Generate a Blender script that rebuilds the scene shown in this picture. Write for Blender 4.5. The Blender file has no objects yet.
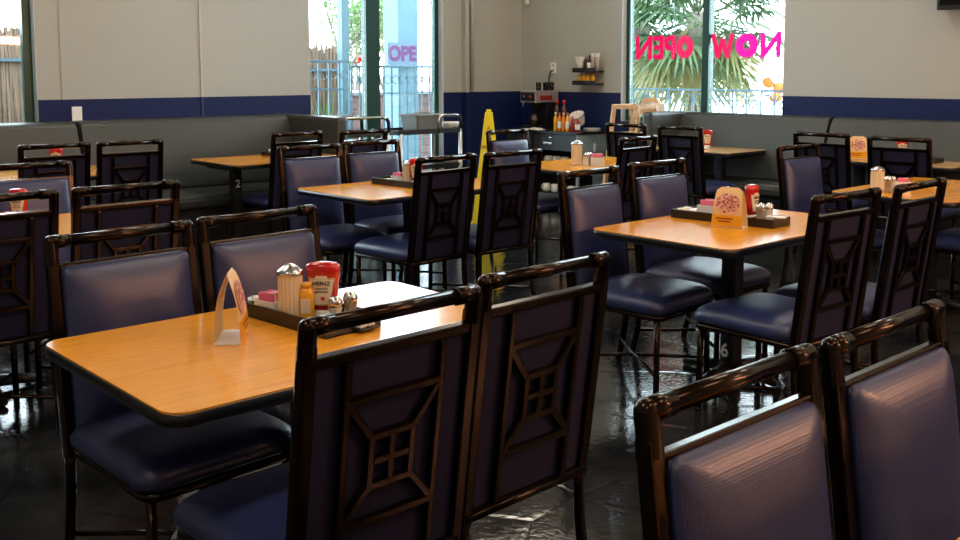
import bpy, bmesh, math, random
from mathutils import Vector, Matrix
random.seed(7)
sc = bpy.context.scene
COL = sc.collection
PI = math.pi

# ------------------------------------------------------------------ camera
CAMZ = 1.49
cam_d = bpy.data.cameras.new('camera'); cam = bpy.data.objects.new('camera', cam_d); COL.objects.link(cam)
yaw, pitch, roll = .8301203, -.097492, -.00088861
cy_, sy_, cp_, sp_ = math.cos(yaw), math.sin(yaw), math.cos(pitch), math.sin(pitch)
fwd = Vector((-sy_*cp_, cy_*cp_, sp_)); rt = Vector((cy_, sy_, 0)); up = rt.cross(fwd)
r_ = math.cos(roll)*rt + math.sin(roll)*up; u_ = -math.sin(roll)*rt + math.cos(roll)*up
M = Matrix((r_, u_, -fwd)).transposed().to_4x4(); M.translation = Vector((0, 0, CAMZ))
cam.matrix_world = M
cam_d.sensor_width = 36; cam_d.lens = 988.7/960*36; cam_d.shift_y = -(270-168.93)/960
cam_d.clip_start = .02; cam_d.clip_end = 200
sc.camera = cam

# ------------------------------------------------------------------ world, sun, exposure
w = bpy.data.worlds.new('sky'); sc.world = w; w.use_nodes = True
nt = w.node_tree; nt.nodes.clear()
out = nt.nodes.new('ShaderNodeOutputWorld'); bg = nt.nodes.new('ShaderNodeBackground')
bg.inputs[0].default_value = (.80, .91, 1.0, 1); bg.inputs[1].default_value = 15.0
nt.links.new(bg.outputs[0], out.inputs[0])
sc.view_settings.view_transform = 'Standard'; sc.view_settings.look = 'None'
sc.view_settings.gamma = 1; sc.view_settings.use_curve_mapping = False
sc.view_settings.exposure = 0.0
LAMP_W = 13.5        # ceiling troffers
LAMP_WARM = 12.0

# ------------------------------------------------------------------ materials
MATS = {}
def mat(name, col, rough=.5, metal=0., spec=.5, coat=0., bump=None, emit=None, trans=0., alpha=1., sheen=0.):
    if name in MATS: return MATS[name]
    m = bpy.data.materials.new(name); m.use_nodes = True; MATS[name] = m
    b = m.node_tree.nodes['Principled BSDF']
    b.inputs['Base Color'].default_value = (*col, 1); b.inputs['Roughness'].default_value = rough
    b.inputs['Metallic'].default_value = metal; b.inputs['Specular IOR Level'].default_value = spec
    b.inputs['Coat Weight'].default_value = coat; b.inputs['Coat Roughness'].default_value = .08
    b.inputs['Transmission Weight'].default_value = trans; b.inputs['Alpha'].default_value = alpha
    if sheen: b.inputs['Sheen Weight'].default_value = sheen
    if emit: b.inputs['Emission Color'].default_value = (*emit[0], 1); b.inputs['Emission Strength'].default_value = emit[1]
    if bump:
        kind, scale, dist = bump; n = m.node_tree.nodes; l = m.node_tree.links
        tc = n.new('ShaderNodeTexCoord')
        tx = n.new('ShaderNodeTexNoise' if kind == 'noise' else 'ShaderNodeTexVoronoi')
        tx.inputs['Scale'].default_value = scale
        l.new(tc.outputs['Object'], tx.inputs['Vector'])
        bp = n.new('ShaderNodeBump'); bp.inputs['Distance'].default_value = dist; bp.inputs['Strength'].default_value = 1
        l.new(tx.outputs[0], bp.inputs['Height']); l.new(bp.outputs[0], b.inputs['Normal'])
    return m
def mixcol(m, kind, scale, c1, c2, p1=.4, p2=.6, stretch=(1, 1, 1), coord='Object', dist=0., detail=4):
    n, l = m.node_tree.nodes, m.node_tree.links; b = n['Principled BSDF']
    tc = n.new('ShaderNodeTexCoord'); mp = n.new('ShaderNodeMapping'); mp.inputs['Scale'].default_value = stretch
    l.new(tc.outputs[coord], mp.inputs[0])
    if kind == 'noise':
        t = n.new('ShaderNodeTexNoise'); t.inputs['Scale'].default_value = scale; t.inputs['Detail'].default_value = detail
        t.inputs['Distortion'].default_value = dist; o = t.outputs[0]
    elif kind == 'voronoi':
        t = n.new('ShaderNodeTexVoronoi'); t.inputs['Scale'].default_value = scale; o = t.outputs['Distance']
    elif kind == 'wave':
        t = n.new('ShaderNodeTexWave'); t.inputs['Scale'].default_value = scale; t.inputs['Distortion'].default_value = dist; o = t.outputs[1]
    l.new(mp.outputs[0], t.inputs[0])
    r = n.new('ShaderNodeValToRGB'); r.color_ramp.elements[0].position = p1; r.color_ramp.elements[1].position = p2
    r.color_ramp.elements[0].color = (*c1, 1); r.color_ramp.elements[1].color = (*c2, 1)
    l.new(o, r.inputs[0]); l.new(r.outputs[0], b.inputs['Base Color'])
    return m

def weave_bump(m, scale=330, dist=.0006):
    n, l = m.node_tree.nodes, m.node_tree.links; b = n['Principled BSDF']
    tc = n.new('ShaderNodeTexCoord'); v = n.new('ShaderNodeTexVoronoi'); v.inputs['Scale'].default_value = scale
    v.inputs['Randomness'].default_value = .12
    l.new(tc.outputs['Object'], v.inputs['Vector'])
    bp = n.new('ShaderNodeBump'); bp.inputs['Distance'].default_value = dist
    l.new(v.outputs['Distance'], bp.inputs['Height']); l.new(bp.outputs[0], b.inputs['Normal'])

VINYL = mat('navy_vinyl', (.018, .027, .102), .38, spec=.7); weave_bump(VINYL, 210, .00035)
PANEL = mat('plum_back_fabric', (.011, .011, .036), .7, spec=.25, bump=('noise', 300, .0006))
BRONZE = mat('dark_bronze_metal', (.024, .0145, .009), .20, metal=.9, spec=.5, coat=.06)
BENCH = mat('charcoal_vinyl', (.040, .047, .045), .38, bump=('noise', 160, .0006))
BENCHB = mat('black_bench_base', (.008, .008, .009), .5)
BLACK = mat('black_iron', (.008, .008, .009), .38, spec=.5)
BLACKP = mat('black_plastic', (.012, .012, .013), .35)
EDGE = mat('black_edge_band', (.009, .009, .010), .28)
WOOD = mat('oak_laminate', (.55, .22, .05), .2, spec=.5, coat=.30)
WOOD.node_tree.nodes['Principled BSDF'].inputs['Coat Roughness'].default_value = .16
mixcol(WOOD, 'noise', 9, (.74, .285, .014), (.92, .41, .028), .32, .68, (9, .55, 1), dist=1.2, detail=6)
WALL = mat('grey_wall_paint', (.41, .425, .39), .55, bump=('noise', 90, .0012))
NAVY = mat('navy_wall_paint', (.006, .015, .078), .5, spec=.25, bump=('noise', 40, .0008))
SEAM = mat('pale_seam', (.52, .50, .46), .4)
CEIL = mat('ceiling_tile', (.62, .61, .58), .8, bump=('noise', 50, .002))
GREEN = mat('green_window_metal', (.012, .062, .050), .3, metal=.2)
REVEAL = mat('pale_window_reveal', (.55, .62, .64), .5)
CHROME = mat('brushed_steel', (.62, .63, .64), .22, metal=1.)
ALU = mat('satin_aluminium', (.60, .62, .64), .35, metal=.8)
CREAM = mat('cream_paper', (.78, .68, .50), .6)
WHITE = mat('white_ceramic', (.78, .78, .76), .25)
WHITEP = mat('white_plastic', (.82, .82, .80), .4)
RED = mat('ketchup_red', (.50, .010, .012), .16, spec=.6, coat=.4)
REDCAP = mat('red_cap', (.62, .03, .02), .35)
YEL = mat('mustard_yellow', (.85, .42, .02), .25, coat=.3)
YSIGN = mat('yellow_plastic', (.88, .76, .02), .42)
ORANGE = mat('orange_sauce', (.72, .22, .02), .25, coat=.3)
DKRED = mat('dark_red_sauce', (.28, .02, .02), .25, coat=.3)
BROWN = mat('brown_glass', (.05, .018, .010), .2, coat=.3)
PINK = mat('pink_paper', (.80, .16, .30), .6)
PAPER = mat('white_paper', (.80, .78, .74), .6)
SUGAR = mat('sugar_in_glass', (.74, .62, .42), .2, spec=.5, coat=.6)
SPICE = mat('spice_in_glass', (.30, .22, .14), .15, spec=.6, coat=.6)
SALT = mat('salt_in_glass', (.74, .70, .62), .15, spec=.6, coat=.6)
GREYTUB = mat('grey_tub_plastic', (.20, .21, .21), .45)
STEELB = mat('grey_blue_side_panel', (.26, .36, .40), .35)
WOODP = mat('pale_beech', (.62, .36, .16), .4)
mixcol(WOODP, 'noise', 6, (.55, .30, .12), (.70, .43, .20), .3, .7, (1, 1, 8))
LETTER = mat('white_lettering', (.9, .9, .88), .5)
INK = mat('dark_ink', (.05, .03, .03), .6)
def glass_mat(name, col, refl=.06):
    m = bpy.data.materials.new(name); m.use_nodes = True; n, l = m.node_tree.nodes, m.node_tree.links; n.clear()
    o = n.new('ShaderNodeOutputMaterial'); mx = n.new('ShaderNodeMixShader'); t = n.new('ShaderNodeBsdfTransparent')
    g = n.new('ShaderNodeBsdfGlossy'); g.inputs['Roughness'].default_value = .02
    t.inputs[0].default_value = (*col, 1)
    fr = n.new('ShaderNodeFresnel'); fr.inputs[0].default_value = 1.45
    l.new(fr.outputs[0], mx.inputs[0]); l.new(t.outputs[0], mx.inputs[1]); l.new(g.outputs[0], mx.inputs[2]); l.new(mx.outputs[0], o.inputs[0])
    return m
GLASS = glass_mat('window_glass', (.93, .97, .97))
CLEAR = glass_mat('clear_acrylic', (.88, .87, .84))

# ------------------------------------------------------------------ mesh helpers
class MB:
    def __init__(s): s.bm = bmesh.new(); s.smooth = False
    def box(s, c, d, rot=None, bev=0.):
        b = bmesh.new(); bmesh.ops.create_cube(b, size=1)
        bmesh.ops.scale(b, vec=Vector(d), verts=b.verts)
        if bev: bmesh.ops.bevel(b, geom=b.edges[:], offset=bev, segments=2, affect='EDGES', profile=.6)
        if rot is not None: bmesh.ops.transform(b, matrix=rot.to_4x4(), verts=b.verts)
        bmesh.ops.translate(b, vec=Vector(c), verts=b.verts); s._join(b); return s
    def _join(s, b):
        me = bpy.data.meshes.new('tmp'); b.to_mesh(me); b.free(); s.bm.from_mesh(me); bpy.data.meshes.remove(me)
    def bar(s, p0, p1, wa, wb, side, bev=.003):
        """bar of rectangular section from p0 to p1; wa measured along 'side'"""
        p0, p1 = Vector(p0), Vector(p1); z = (p1-p0); L = z.length; z.normalize()
        x = Vector(side); x = (x - z*x.dot(z)).normalized(); y = z.cross(x)
        R = Matrix((x, y, z)).transposed()
        return s.box((p0+p1)/2, (wa, wb, L), R, bev)
    def tube(s, pts, r, n=10, cap=True):
        pts = [Vector(p) for p in pts]; rings = []
        rr = r if isinstance(r, (list, tuple)) else [r]*len(pts)
        prev = None
        for i, p in enumerate(pts):
            if i == 0: d = pts[1]-pts[0]
            elif i == len(pts)-1: d = pts[-1]-pts[-2]
            else: d = (pts[i+1]-p).normalized() + (p-pts[i-1]).normalized()
            d.normalize()
            if prev is None:
                a = Vector((0, 0, 1)) if abs(d.z) < .9 else Vector((1, 0, 0)); x = d.cross(a).normalized()
            else: x = (prev - d*prev.dot(d)).normalized()
            prev = x; y = d.cross(x)
            rings.append([s.bm.verts.new(p + (x*math.cos(2*PI*k/n) + y*math.sin(2*PI*k/n))*rr[i]) for k in range(n)])
        for a, b in zip(rings, rings[1:]):
            for k in range(n): f = s.bm.faces.new((a[k], a[(k+1) % n], b[(k+1) % n], b[k])); f.smooth = True
        if cap: s.bm.faces.new(rings[0][::-1]); s.bm.faces.new(rings[-1])
        return s
    def lathe(s, prof, c=(0, 0, 0), n=20, sx=1., sy=1., smooth=True):
        c = Vector(c); rings = []
        for r, z in prof:
            rings.append([s.bm.verts.new(c + Vector((math.cos(2*PI*k/n)*r*sx, math.sin(2*PI*k/n)*r*sy, z))) for k in range(n)] if r > 1e-6 else [s.bm.verts.new(c+Vector((0, 0, z)))])
        for a, b in zip(rings, rings[1:]):
            for k in range(n):
                if len(a) == 1 and len(b) == 1: continue
                if len(a) == 1: f = s.bm.faces.new((a[0], b[(k+1) % n], b[k]))
                elif len(b) == 1: f = s.bm.faces.new((a[k], a[(k+1) % n], b[0]))
                else: f = s.bm.faces.new((a[k], a[(k+1) % n], b[(k+1) % n], b[k]))
                f.smooth = smooth
        if len(rings[0]) > 1: s.bm.faces.new(rings[0][::-1])
        if len(rings[-1]) > 1: s.bm.faces.new(rings[-1])
        return s
    def cushion(s, w, h, rad, prof, f, seg=6):
        """stack of inset rounded rectangles; prof=[(inset, t)], f maps (a,b,t) to xyz"""
        rings = []
        for ins, t in prof:
            W, H, R = w/2-ins, h/2-ins, rad+max(ins, 0)*.55; ring = []
            R = min(R, max(.5*min(W, H), .004))
            for cx, cy, a0 in ((W-R, H-R, 0), (-(W-R), H-R, PI/2), (-(W-R), -(H-R), PI), (W-R, -(H-R), 1.5*PI)):
                for k in range(seg+1):
                    a = a0 + PI/2*k/seg; ring.append(s.bm.verts.new(f(cx+R*math.cos(a), cy+R*math.sin(a), t)))
            rings.append(ring)
        n = len(rings[0])
        for a, b in zip(rings, rings[1:]):
            for k in range(n): q = s.bm.faces.new((a[k], a[(k+1) % n], b[(k+1) % n], b[k])); q.smooth = True
        s.bm.faces.new(rings[0][::-1]); q = s.bm.faces.new(rings[-1]); q.smooth = True
        return s
    def prism(s, pts, z0, z1, f=lambda a, b, c: Vector((a, b, c))):
        A = [s.bm.verts.new(f(x, y, z0)) for x, y in pts]; B = [s.bm.verts.new(f(x, y, z1)) for x, y in pts]; n = len(pts)
        for k in range(n): s.bm.faces.new((A[k], A[(k+1) % n], B[(k+1) % n], B[k]))
        s.bm.faces.new(A[::-1]); s.bm.faces.new(B); return s
    def build(s, name, m, parent=None, loc=None):
        bmesh.ops.recalc_face_normals(s.bm, faces=s.bm.faces)
        me = bpy.data.meshes.new(name); s.bm.to_mesh(me); s.bm.free(); me.materials.append(m)
        o = bpy.data.objects.new(name, me); COL.objects.link(o)
        if parent: o.parent = parent
        if loc: o.location = loc
        return o
def thing(name, label, cat, loc=(0, 0, 0), rz=0, group=None):
    o = bpy.data.objects.new(name, None); COL.objects.link(o); o.location = loc; o.rotation_euler = (0, 0, rz)
    o.empty_display_size = .1
    o['label'] = label; o['category'] = cat
    if group: o['group'] = group
    return o
def tag(o, label, cat, group=None):
    o['label'] = label; o['category'] = cat
    if group: o['group'] = group
    return o
def dup(src, name=None, parent=None, **kw):
    c = src.copy(); COL.objects.link(c); c.parent = parent
    for ch in KIDS.get(src.name, None) or [x for x in src.children]: dup(ch, parent=c)
    return c
KIDS = {}
def place(proto, state, loc, rz, label, group=None):
    o = proto if not state else dup(proto)
    state.append(o); o.location = loc; o.rotation_euler = (0, 0, rz); o['label'] = label
    if group: o['group'] = group
    return o
def struct(o): o['kind'] = 'structure'; return o
def text_obj(name, s, size, m, matrix, parent=None, extrude=.0006, offset=0., space=1.):
    cu = bpy.data.curves.new(name, 'FONT'); cu.body = s; cu.size = size; cu.extrude = extrude; cu.offset = offset
    cu.align_x = 'CENTER'; cu.align_y = 'CENTER'; cu.space_character = space
    t = bpy.data.objects.new(name+'_t', cu); COL.objects.link(t)
    bpy.context.view_layer.update()
    me = bpy.data.meshes.new_from_object(t.evaluated_get(bpy.context.evaluated_depsgraph_get()))
    bpy.data.objects.remove(t); bpy.data.curves.remove(cu)
    me.transform(matrix); me.materials.clear(); me.materials.append(m)
    o = bpy.data.objects.new(name, me); COL.objects.link(o)
    if parent: o.parent = parent
    return o
def frame_mat(right, upv, origin):
    r, u = Vector(right).normalized(), Vector(upv).normalized(); n = r.cross(u)
    m = Matrix((r, u, n)).transposed().to_4x4(); m.translation = Vector(origin); return m

def sight(px, py):
    return r_*((px-480)/988.7) - u_*((py-168.93)/988.7) + fwd
def on_y(px, Y, py=100): d = sight(px, py); return d.x/d.y*Y
def on_d(px, dist): k = (px-480)/988.7*dist; h = Vector((fwd.x, fwd.y)).normalized(); return (k*rt.x+dist*h.x, k*rt.y+dist*h.y)
def on_z(px, py, z): d = sight(px, py); k = (z-CAMZ)/d.z; return (d.x*k, d.y*k)
def on_x(px, X, py=60): d = sight(px, py); return d.y/d.x*X
# ------------------------------------------------------------------ room shell
XW, YW = -8.6, 8.55          # inner faces of the two visible walls
TH = .16; HT = 4.0; XE, YE = 3.6, -3.2; BAND = 1.262
FLOOR = mat('black_sealed_floor', (.010, .011, .012), .10, spec=.6, coat=.0)
def floor_nodes():
    n, l = FLOOR.node_tree.nodes, FLOOR.node_tree.links; b = n['Principled BSDF']
    tc = n.new('ShaderNodeTexCoord')
    n1 = n.new('ShaderNodeTexNoise'); n1.inputs['Scale'].default_value = 3.2; n1.inputs['Detail'].default_value = 8; n1.inputs['Roughness'].default_value = .62
    n2 = n.new('ShaderNodeTexNoise'); n2.inputs['Scale'].default_value = 38; n2.inputs['Detail'].default_value = 5
    v = n.new('ShaderNodeTexVoronoi'); v.feature = 'DISTANCE_TO_EDGE'; v.inputs['Scale'].default_value = 1.3
    for t in (n1, n2, v): l.new(tc.outputs['Object'], t.inputs['Vector'])
    r = n.new('ShaderNodeMapRange'); r.inputs[1].default_value = .35; r.inputs[2].default_value = .7; r.inputs[3].default_value = .03; r.inputs[4].default_value = .15
    l.new(n1.outputs[0], r.inputs[0]); l.new(r.outputs[0], b.inputs['Roughness'])
    mr = n.new('ShaderNodeMapRange'); mr.inputs[1].default_value = 0; mr.inputs[2].default_value = .02; mr.inputs[3].default_value = -.25; mr.inputs[4].default_value = 0
    l.new(v.outputs[0], mr.inputs[0])
    a = n.new('ShaderNodeMath'); a.operation = 'MULTIPLY_ADD'; a.inputs[1].default_value = .25
    l.new(n2.outputs[0], a.inputs[0]); l.new(n1.outputs[0], a.inputs[2])
    a2 = n.new('ShaderNodeMath'); a2.operation = 'ADD'; l.new(a.outputs[0], a2.inputs[0]); l.new(mr.outputs[0], a2.inputs[1])
    bp = n.new('ShaderNodeBump'); bp.inputs['Distance'].default_value = .0045; bp.inputs['Strength'].default_value = .7
    l.new(a2.outputs[0], bp.inputs['Height']); l.new(bp.outputs[0], b.inputs['Normal'])
    cr = n.new('ShaderNodeValToRGB'); cr.color_ramp.elements[0].color = (.006, .007, .008, 1); cr.color_ramp.elements[1].color = (.030, .031, .030, 1)
    cr.color_ramp.elements[0].position = .4; cr.color_ramp.elements[1].position = .75
    l.new(n1.outputs[0], cr.inputs[0]); l.new(cr.outputs[0], b.inputs['Base Color'])
floor_nodes()
def slab(name, x0, x1, y0, y1, z0, z1, m):
    return struct(MB().box(((x0+x1)/2, (y0+y1)/2, (z0+z1)/2), (x1-x0, y1-y0, z1-z0)).build(name, m))
slab('floor', XW-TH, XE+TH, YE-TH, YW+TH, -.1, 0, FLOOR)
slab('ceiling', XW-TH, XE+TH, YE-TH, YW+TH, HT, HT+.1, CEIL)
W1 = (1.15, 2.86, .92, 3.6); W2 = (5.52, 7.30, .06, 3.6); W3 = (-7.04, -5.05, .95, 3.6)
def wall_with_holes(name, axis, a0, a1, holes, z0, z1, m, t0, t1):
    mb = MB()
    def bx(p, q, zz0, zz1):
        if q-p < 1e-4 or zz1-zz0 < 1e-4: return
        if axis == 'y': mb.box(((t0+t1)/2, (p+q)/2, (zz0+zz1)/2), (abs(t1-t0), q-p, zz1-zz0))
        else: mb.box(((p+q)/2, (t0+t1)/2, (zz0+zz1)/2), (q-p, abs(t1-t0), zz1-zz0))
    cur = a0
    for h0, h1, s, t in holes:
        bx(cur, h0, z0, z1); bx(h0, h1, z0, max(z0, min(s, z1))); bx(h0, h1, max(z0, min(t, z1)), z1); cur = h1
    bx(cur, a1, z0, z1)
    return struct(mb.build(name, m))
wall_with_holes('wall_left', 'y', YE, YW, [W1, W2], 0, HT, WALL, XW-TH, XW)
wall_with_holes('wall_right', 'x', XW, XE, [W3], 0, HT, WALL, YW, YW+TH)
slab('wall_back', XW-TH, XE, YE-TH, YE, 0, HT, WALL)
slab('wall_side', XE, XE+TH, YE-TH, YW+TH, 0, HT, WALL)
wall_with_holes('trim_1', 'y', YE, YW, [W1, W2], 0, BAND, NAVY, XW, XW+.010)
wall_with_holes('trim_2', 'x', XW+.01, XE, [W3], 0, BAND, NAVY, YW-.010, YW)
# panel seams and the step beside the glass doors
struct(MB().box((XW+.006, 4.335, 2.63), (.012, .016, 2.73)).build('trim_3', SEAM))
struct(MB().box((XW+.013, 4.335, .63), (.010, .014, 1.26)).build('trim_4', mat('navy_seam', (.05, .06, .17), .35)))
struct(MB().box((XW+.004, 3.06, 2.63), (.008, .010, 2.73)).build('trim_5', WALL))
mb = MB(); mb.box((XW+.04, 7.60, HT/2), (.08, .05, HT), bev=.004); struct(mb.build('trim_6', WALL))
mb = MB(); mb.box((XW+.045, 7.602, BAND/2), (.088, .056, BAND), bev=.004); struct(mb.build('trim_7', NAVY))
pp = MB().tube([(XW+.055, 7.69, BAND+.01), (XW+.055, 7.69, HT-.02)], .024, 12).build('conduit_pipe', SEAM)
tag(pp, 'pale vertical conduit pipe on the wall left of the room corner', 'pipe')
# window reveals
def reveal(name, axis, h):
    mb = MB(); a0, a1, s, t = h; e = .006
    for q in (a0+e/2, a1-e/2):
        c = (XW-TH/2, q, (s+t)/2) if axis == 'y' else (q, YW+TH/2, (s+t)/2)
        d = (TH, e, t-s) if axis == 'y' else (e, TH, t-s)
        mb.box(c, d)
    return struct(mb.build(name, REVEAL))
reveal('trim_8', 'y', W1); reveal('trim_9', 'y', W2); reveal('trim_10', 'x', W3)

def window(name, axis, h, mulls, fw=.075):
    a0, a1, s, t = h; root = bpy.data.objects.new(name, None); COL.objects.link(root); struct(root)
    depth = -(TH-.05) ; pos = XW+depth if axis == 'y' else YW-depth
    root.location = (pos, (a0+a1)/2, s) if axis == 'y' else ((a0+a1)/2, pos, s)
    def bx(mb, p, q, z0, z1, th, off=0):
        if axis == 'y': mb.box((off, (p+q)/2-(a0+a1)/2, (z0+z1)/2-s), (th, q-p, z1-z0), bev=.004)
        else: mb.box(((p+q)/2-(a0+a1)/2, -off, (z0+z1)/2-s), (q-p, th, z1-z0), bev=.004)
    f = MB(); bx(f, a0+.007, a0+fw, s, t, .07); bx(f, a1-fw, a1-.007, s, t, .07); bx(f, a0+fw, a1-fw, t-fw, t, .07); bx(f, a0+fw, a1-fw, s, s+fw, .07)
    f.build('window_frame', GREEN, root)
    for p, q in mulls: m_ = MB(); bx(m_, p, q, s+fw, t-fw, .09); m_.build('mullion', GREEN, root)
    ed = [a0+fw] + [v for p in mulls for v in p] + [a1-fw]
    for i in range(0, len(ed), 2): g = MB(); bx(g, ed[i], ed[i+1], s+fw, t-fw, .008, 0); g.build('glass', GLASS, root)
    return root
window('window_1', 'y', W1, [])
w2 = window('window_2', 'y', W2, [(6.28, 6.46)], .06)
w3 = window('window_3', 'x', W3, [(-6.03, -5.95)], .05)

# ------------------------------------------------------------------ ceiling lights (above the frame)
def troffer(x, y, warm, label):
    t = thing('ceiling_light', label, 'ceiling light', (x, y, HT), 0)
    f = MB(); f.box((0, 0, -.015), (.66, 1.26, .03), bev=.004); f.build('frame', WHITEP, t)
    m = mat('lamp_warm' if warm else 'lamp_white', (.8, .8, .8), .5, emit=(((1., .66, .42) if warm else (1., .89, .72)), LAMP_WARM if warm else LAMP_W))
    d = MB(); d.box((0, 0, -.035), (.58, 1.18, .012)); d.build('diffuser', m, t)
names = ['over the left benches', 'over the bench tables', 'over the coffee counter', 'over the second row of tables', 'over the table numbered six', 'over the right bench', 'over the front table', 'over the aisle', 'over the far right table', 'near the side wall']
spots = [(-6.9, 1.2), (-6.9, 4.0), (-6.9, 6.9), (-4.2, 1.2), (-4.2, 4.0), (-4.2, 6.9), (-1.5, -.6), (-1.5, 3.2), (-1.5, 6.9), (1.3, 5.4)]
for (x, y), nm in zip(spots, names): troffer(x, y, False, 'recessed white ceiling light panel ' + nm)
troffer(.9, 1.9, True, 'warm ceiling light panel beside the front right chairs')
troffer(1.2, -.9, True, 'warm ceiling light panel above the viewer')

FILL_TUBE = mat('amber_fill_tube', (.9, .6, .35), .3, emit=((1., .48, .27), 72.))  # warm fill, added out of view to put highlights on the front right cushions
for (x, y), nm in zip(((1.15, 3.9), (1.85, 5.7)), ('nearer', 'farther')):
    t = thing('warm_fill_tube', 'unseen amber fill tube added to warm the front right chairs, the %s one' % nm, 'fill light', (x, y, HT), -.30, 'added amber fill tubes')
    MB().tube([(0, -.75, -1.92), (0, .75, -1.92)], .07, 16).build('diffuser', FILL_TUBE, t)
    q = MB(); q.box((0, 0, -1.835), (.05, 1.5, .03), bev=.004); q.build('housing', BLACKP, t)
    for s_ in (-1, 1): MB().tube([(0, s_*.6, -1.82), (0, s_*.6, 0)], .005, 6).build('cord', BLACKP, t)

# ------------------------------------------------------------------ chair
def build_chair():
    root = thing('dining_chair', '', 'chair')
    Z0, Z1, X0, X1 = .385, 1.0, -.20, -.28
    t = math.atan2(X0-X1, Z1-Z0); U = Vector((-math.sin(t), 0, math.cos(t))); N = Vector((math.cos(t), 0, math.sin(t)))
    def bp(a, z, off=0): k = (z-Z0)/(Z1-Z0); return Vector((X0+(X1-X0)*k, a, z)) + N*off
    HW = .222
    for s_ in (-1, 1):
        f = MB(); f.bar(bp(s_*HW, .36), bp(s_*HW, .955), .034, .032, (0, 1, 0), .006)
        f.build('back_post', BRONZE, root)
    tr = MB()
    for s_ in (-1, 1):
        tr.tube([bp(s_*HW, .925), bp(s_*HW, .992)], .0200, 14, False)
        tr.tube([bp(s_*HW, .992), bp(s_*.165, .992)], .0200, 14)
        c0 = bp(s_*HW, .992); pr = [(.0200*math.cos(-PI/2+PI*k/8), .0200*math.sin(-PI/2+PI*k/8)) for k in range(9)]
        tr.lathe([(max(r, 0), z) for r, z in pr], c0, 14)
    tr.tube([bp(-.17, .992), bp(.17, .992)], .0170, 14)
    tr.build('top_rail', BRONZE, root)
    cr = MB(); cr.bar(bp(-.21, .915), bp(.21, .915), .024, .026, U, .005); cr.build('upper_rail', BRONZE, root)
    cr = MB(); cr.bar(bp(-.225, .39), bp(.225, .39), .026, .030, U, .006)
    cr.tube([bp(-.225, .387, -.012), bp(.225, .387, -.012)], .013, 10)
    cr.build('lower_rail', BRONZE, root)
    la = MB(); o = -.012; bw, bd = .020, .016
    def br(a0, z0, a1, z1): la.bar(bp(a0, z0, o), bp(a1, z1, o), bd, bw, N, .004)
    for s_ in (-1, 1):
        br(s_*.128, .40, s_*.128, .905); br(s_*.122, .808, s_*.056, .722); br(s_*.122, .537, s_*.056, .612)
        br(s_*.056, .605, s_*.056, .730)
    br(-.128, .815, .128, .815); br(-.128, .530, .128, .530)
    br(-.066, .724, .066, .724); br(-.066, .610, .066, .610); br(-.05, .667, .05, .667); br(0, .61, 0, .724)
    la.build('back_lattice', BRONZE, root)
    pn = MB(); pn.bar(bp(0, .392, .004), bp(0, .912, .004), .41, .012, (0, 1, 0), .002)
    pn.build('back_panel', PANEL, root)
    cu = MB(); zc = .668; hh = .50
    cu.cushion(.405, hh, .022, [(.002, .006), (-.002, .014), (-.002, .023), (.005, .032), (.018, .041), (.036, .050), (.058, .0565), (.080, .0610), (.105, .0640), (.130, .0655)],
               lambda a, b, tt: bp(a, zc, 0) + U*b + N*tt)
    cus = cu.build('backrest', VINYL, root)
    pi = MB(); pts = []
    W, H = .2, hh/2-.002
    for a, b in ((-W, -H), (-W, H), (W, H), (W, -H)): pts.append(bp(a, zc, .016)+U*b)
    pi.tube(pts, .0035, 6); pi.build('piping', VINYL, cus)
    se = MB()
    def sf(a, b, tt): # a: x depth, b: y; dome
        wv = 1 - .04*max(0, -a/.22)
        return Vector((.057 + a, b*wv, tt))
    se.cushion(.498, .486, .06, [(.012, .398), (.000, .403), (-.007, .418), (-.007, .436), (.003, .455), (.020, .470), (.045, .480), (.080, .4865), (.115, .4905), (.155, .4925)], sf, 7)
    se.build('seat', VINYL, root)
    fr = MB()
    R = .045; P = []
    for cx, cy2, a0 in ((.298-R, .232-R, 0), (-.195+.01, .218-.01, PI/2), (-.195+.01, -.218+.01, PI), (.298-R, -.228+R, 1.5*PI)):
        for k in range(5):
            rr = R if cx > 0 else .01; a = a0+PI/2*k/4; P.append((cx+rr*math.cos(a), cy2+rr*math.sin(a), .385))
    P.append(P[0]); fr.tube(P, .0135, 8); fr.build('seat_frame', BRONZE, root)
    for s_ in (-1, 1):
        l = MB(); l.tube([(.276, s_*.212, .386), (.280, s_*.216, .012)], .0145, 10); l.tube([(.280, s_*.216, .014), (.280, s_*.216, 0)], .017, 10)
        l.build('leg', BRONZE, root)
        l = MB(); l.tube([bp(s_*HW, .40)+Vector((0, 0, 0)), (-.198, s_*HW, .34), (-.202, s_*HW, .25), (-.222, s_*HW, .11), (-.250, s_*HW, .0)], [.0165]*5, 10)
        l.build('leg', BRONZE, root)
    st = MB()
    for s_ in (-1, 1):
        st.tube([(-.225, s_*.215, .115), (0, 0, .12), (.276, -s_*.212, .115)], .0085, 8)
    st.build('stretcher', BRONZE, root)
    return root
bpy.context.view_layer.update()
chair0 = build_chair(); bpy.context.view_layer.update()
CS = []
def chair(xt, yt, deg, label, group):
    """xt,yt: middle of the top rail; deg: direction the seat faces"""
    a = math.radians(deg)
    return place(chair0, CS, (xt+.28*math.cos(a), yt+.28*math.sin(a), 0), a, label, group)
G = 'navy vinyl chairs around the front table'
chair(-2.99, 1.228, 3, 'navy vinyl chair behind the left half of the front table, beside the tented menu card', G)
chair(-3.04, 1.735, 3, 'navy vinyl chair behind the front table, right beyond the sugar shaker and ketchup', G)
chair(-1.63, 1.253, 181, 'lattice-backed chair in the front centre, its top rail crossing in front of the ketchup', G)
chair(-1.702, 1.790, 181.5, 'lattice-backed chair in the front centre, right-hand one of the pair at the front table', G)
G = 'chairs in the front right corner'
chair(-.878, 1.36, -1, 'close navy chair with brown-lit cushion in the front right corner, left of its pair', G)
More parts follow.
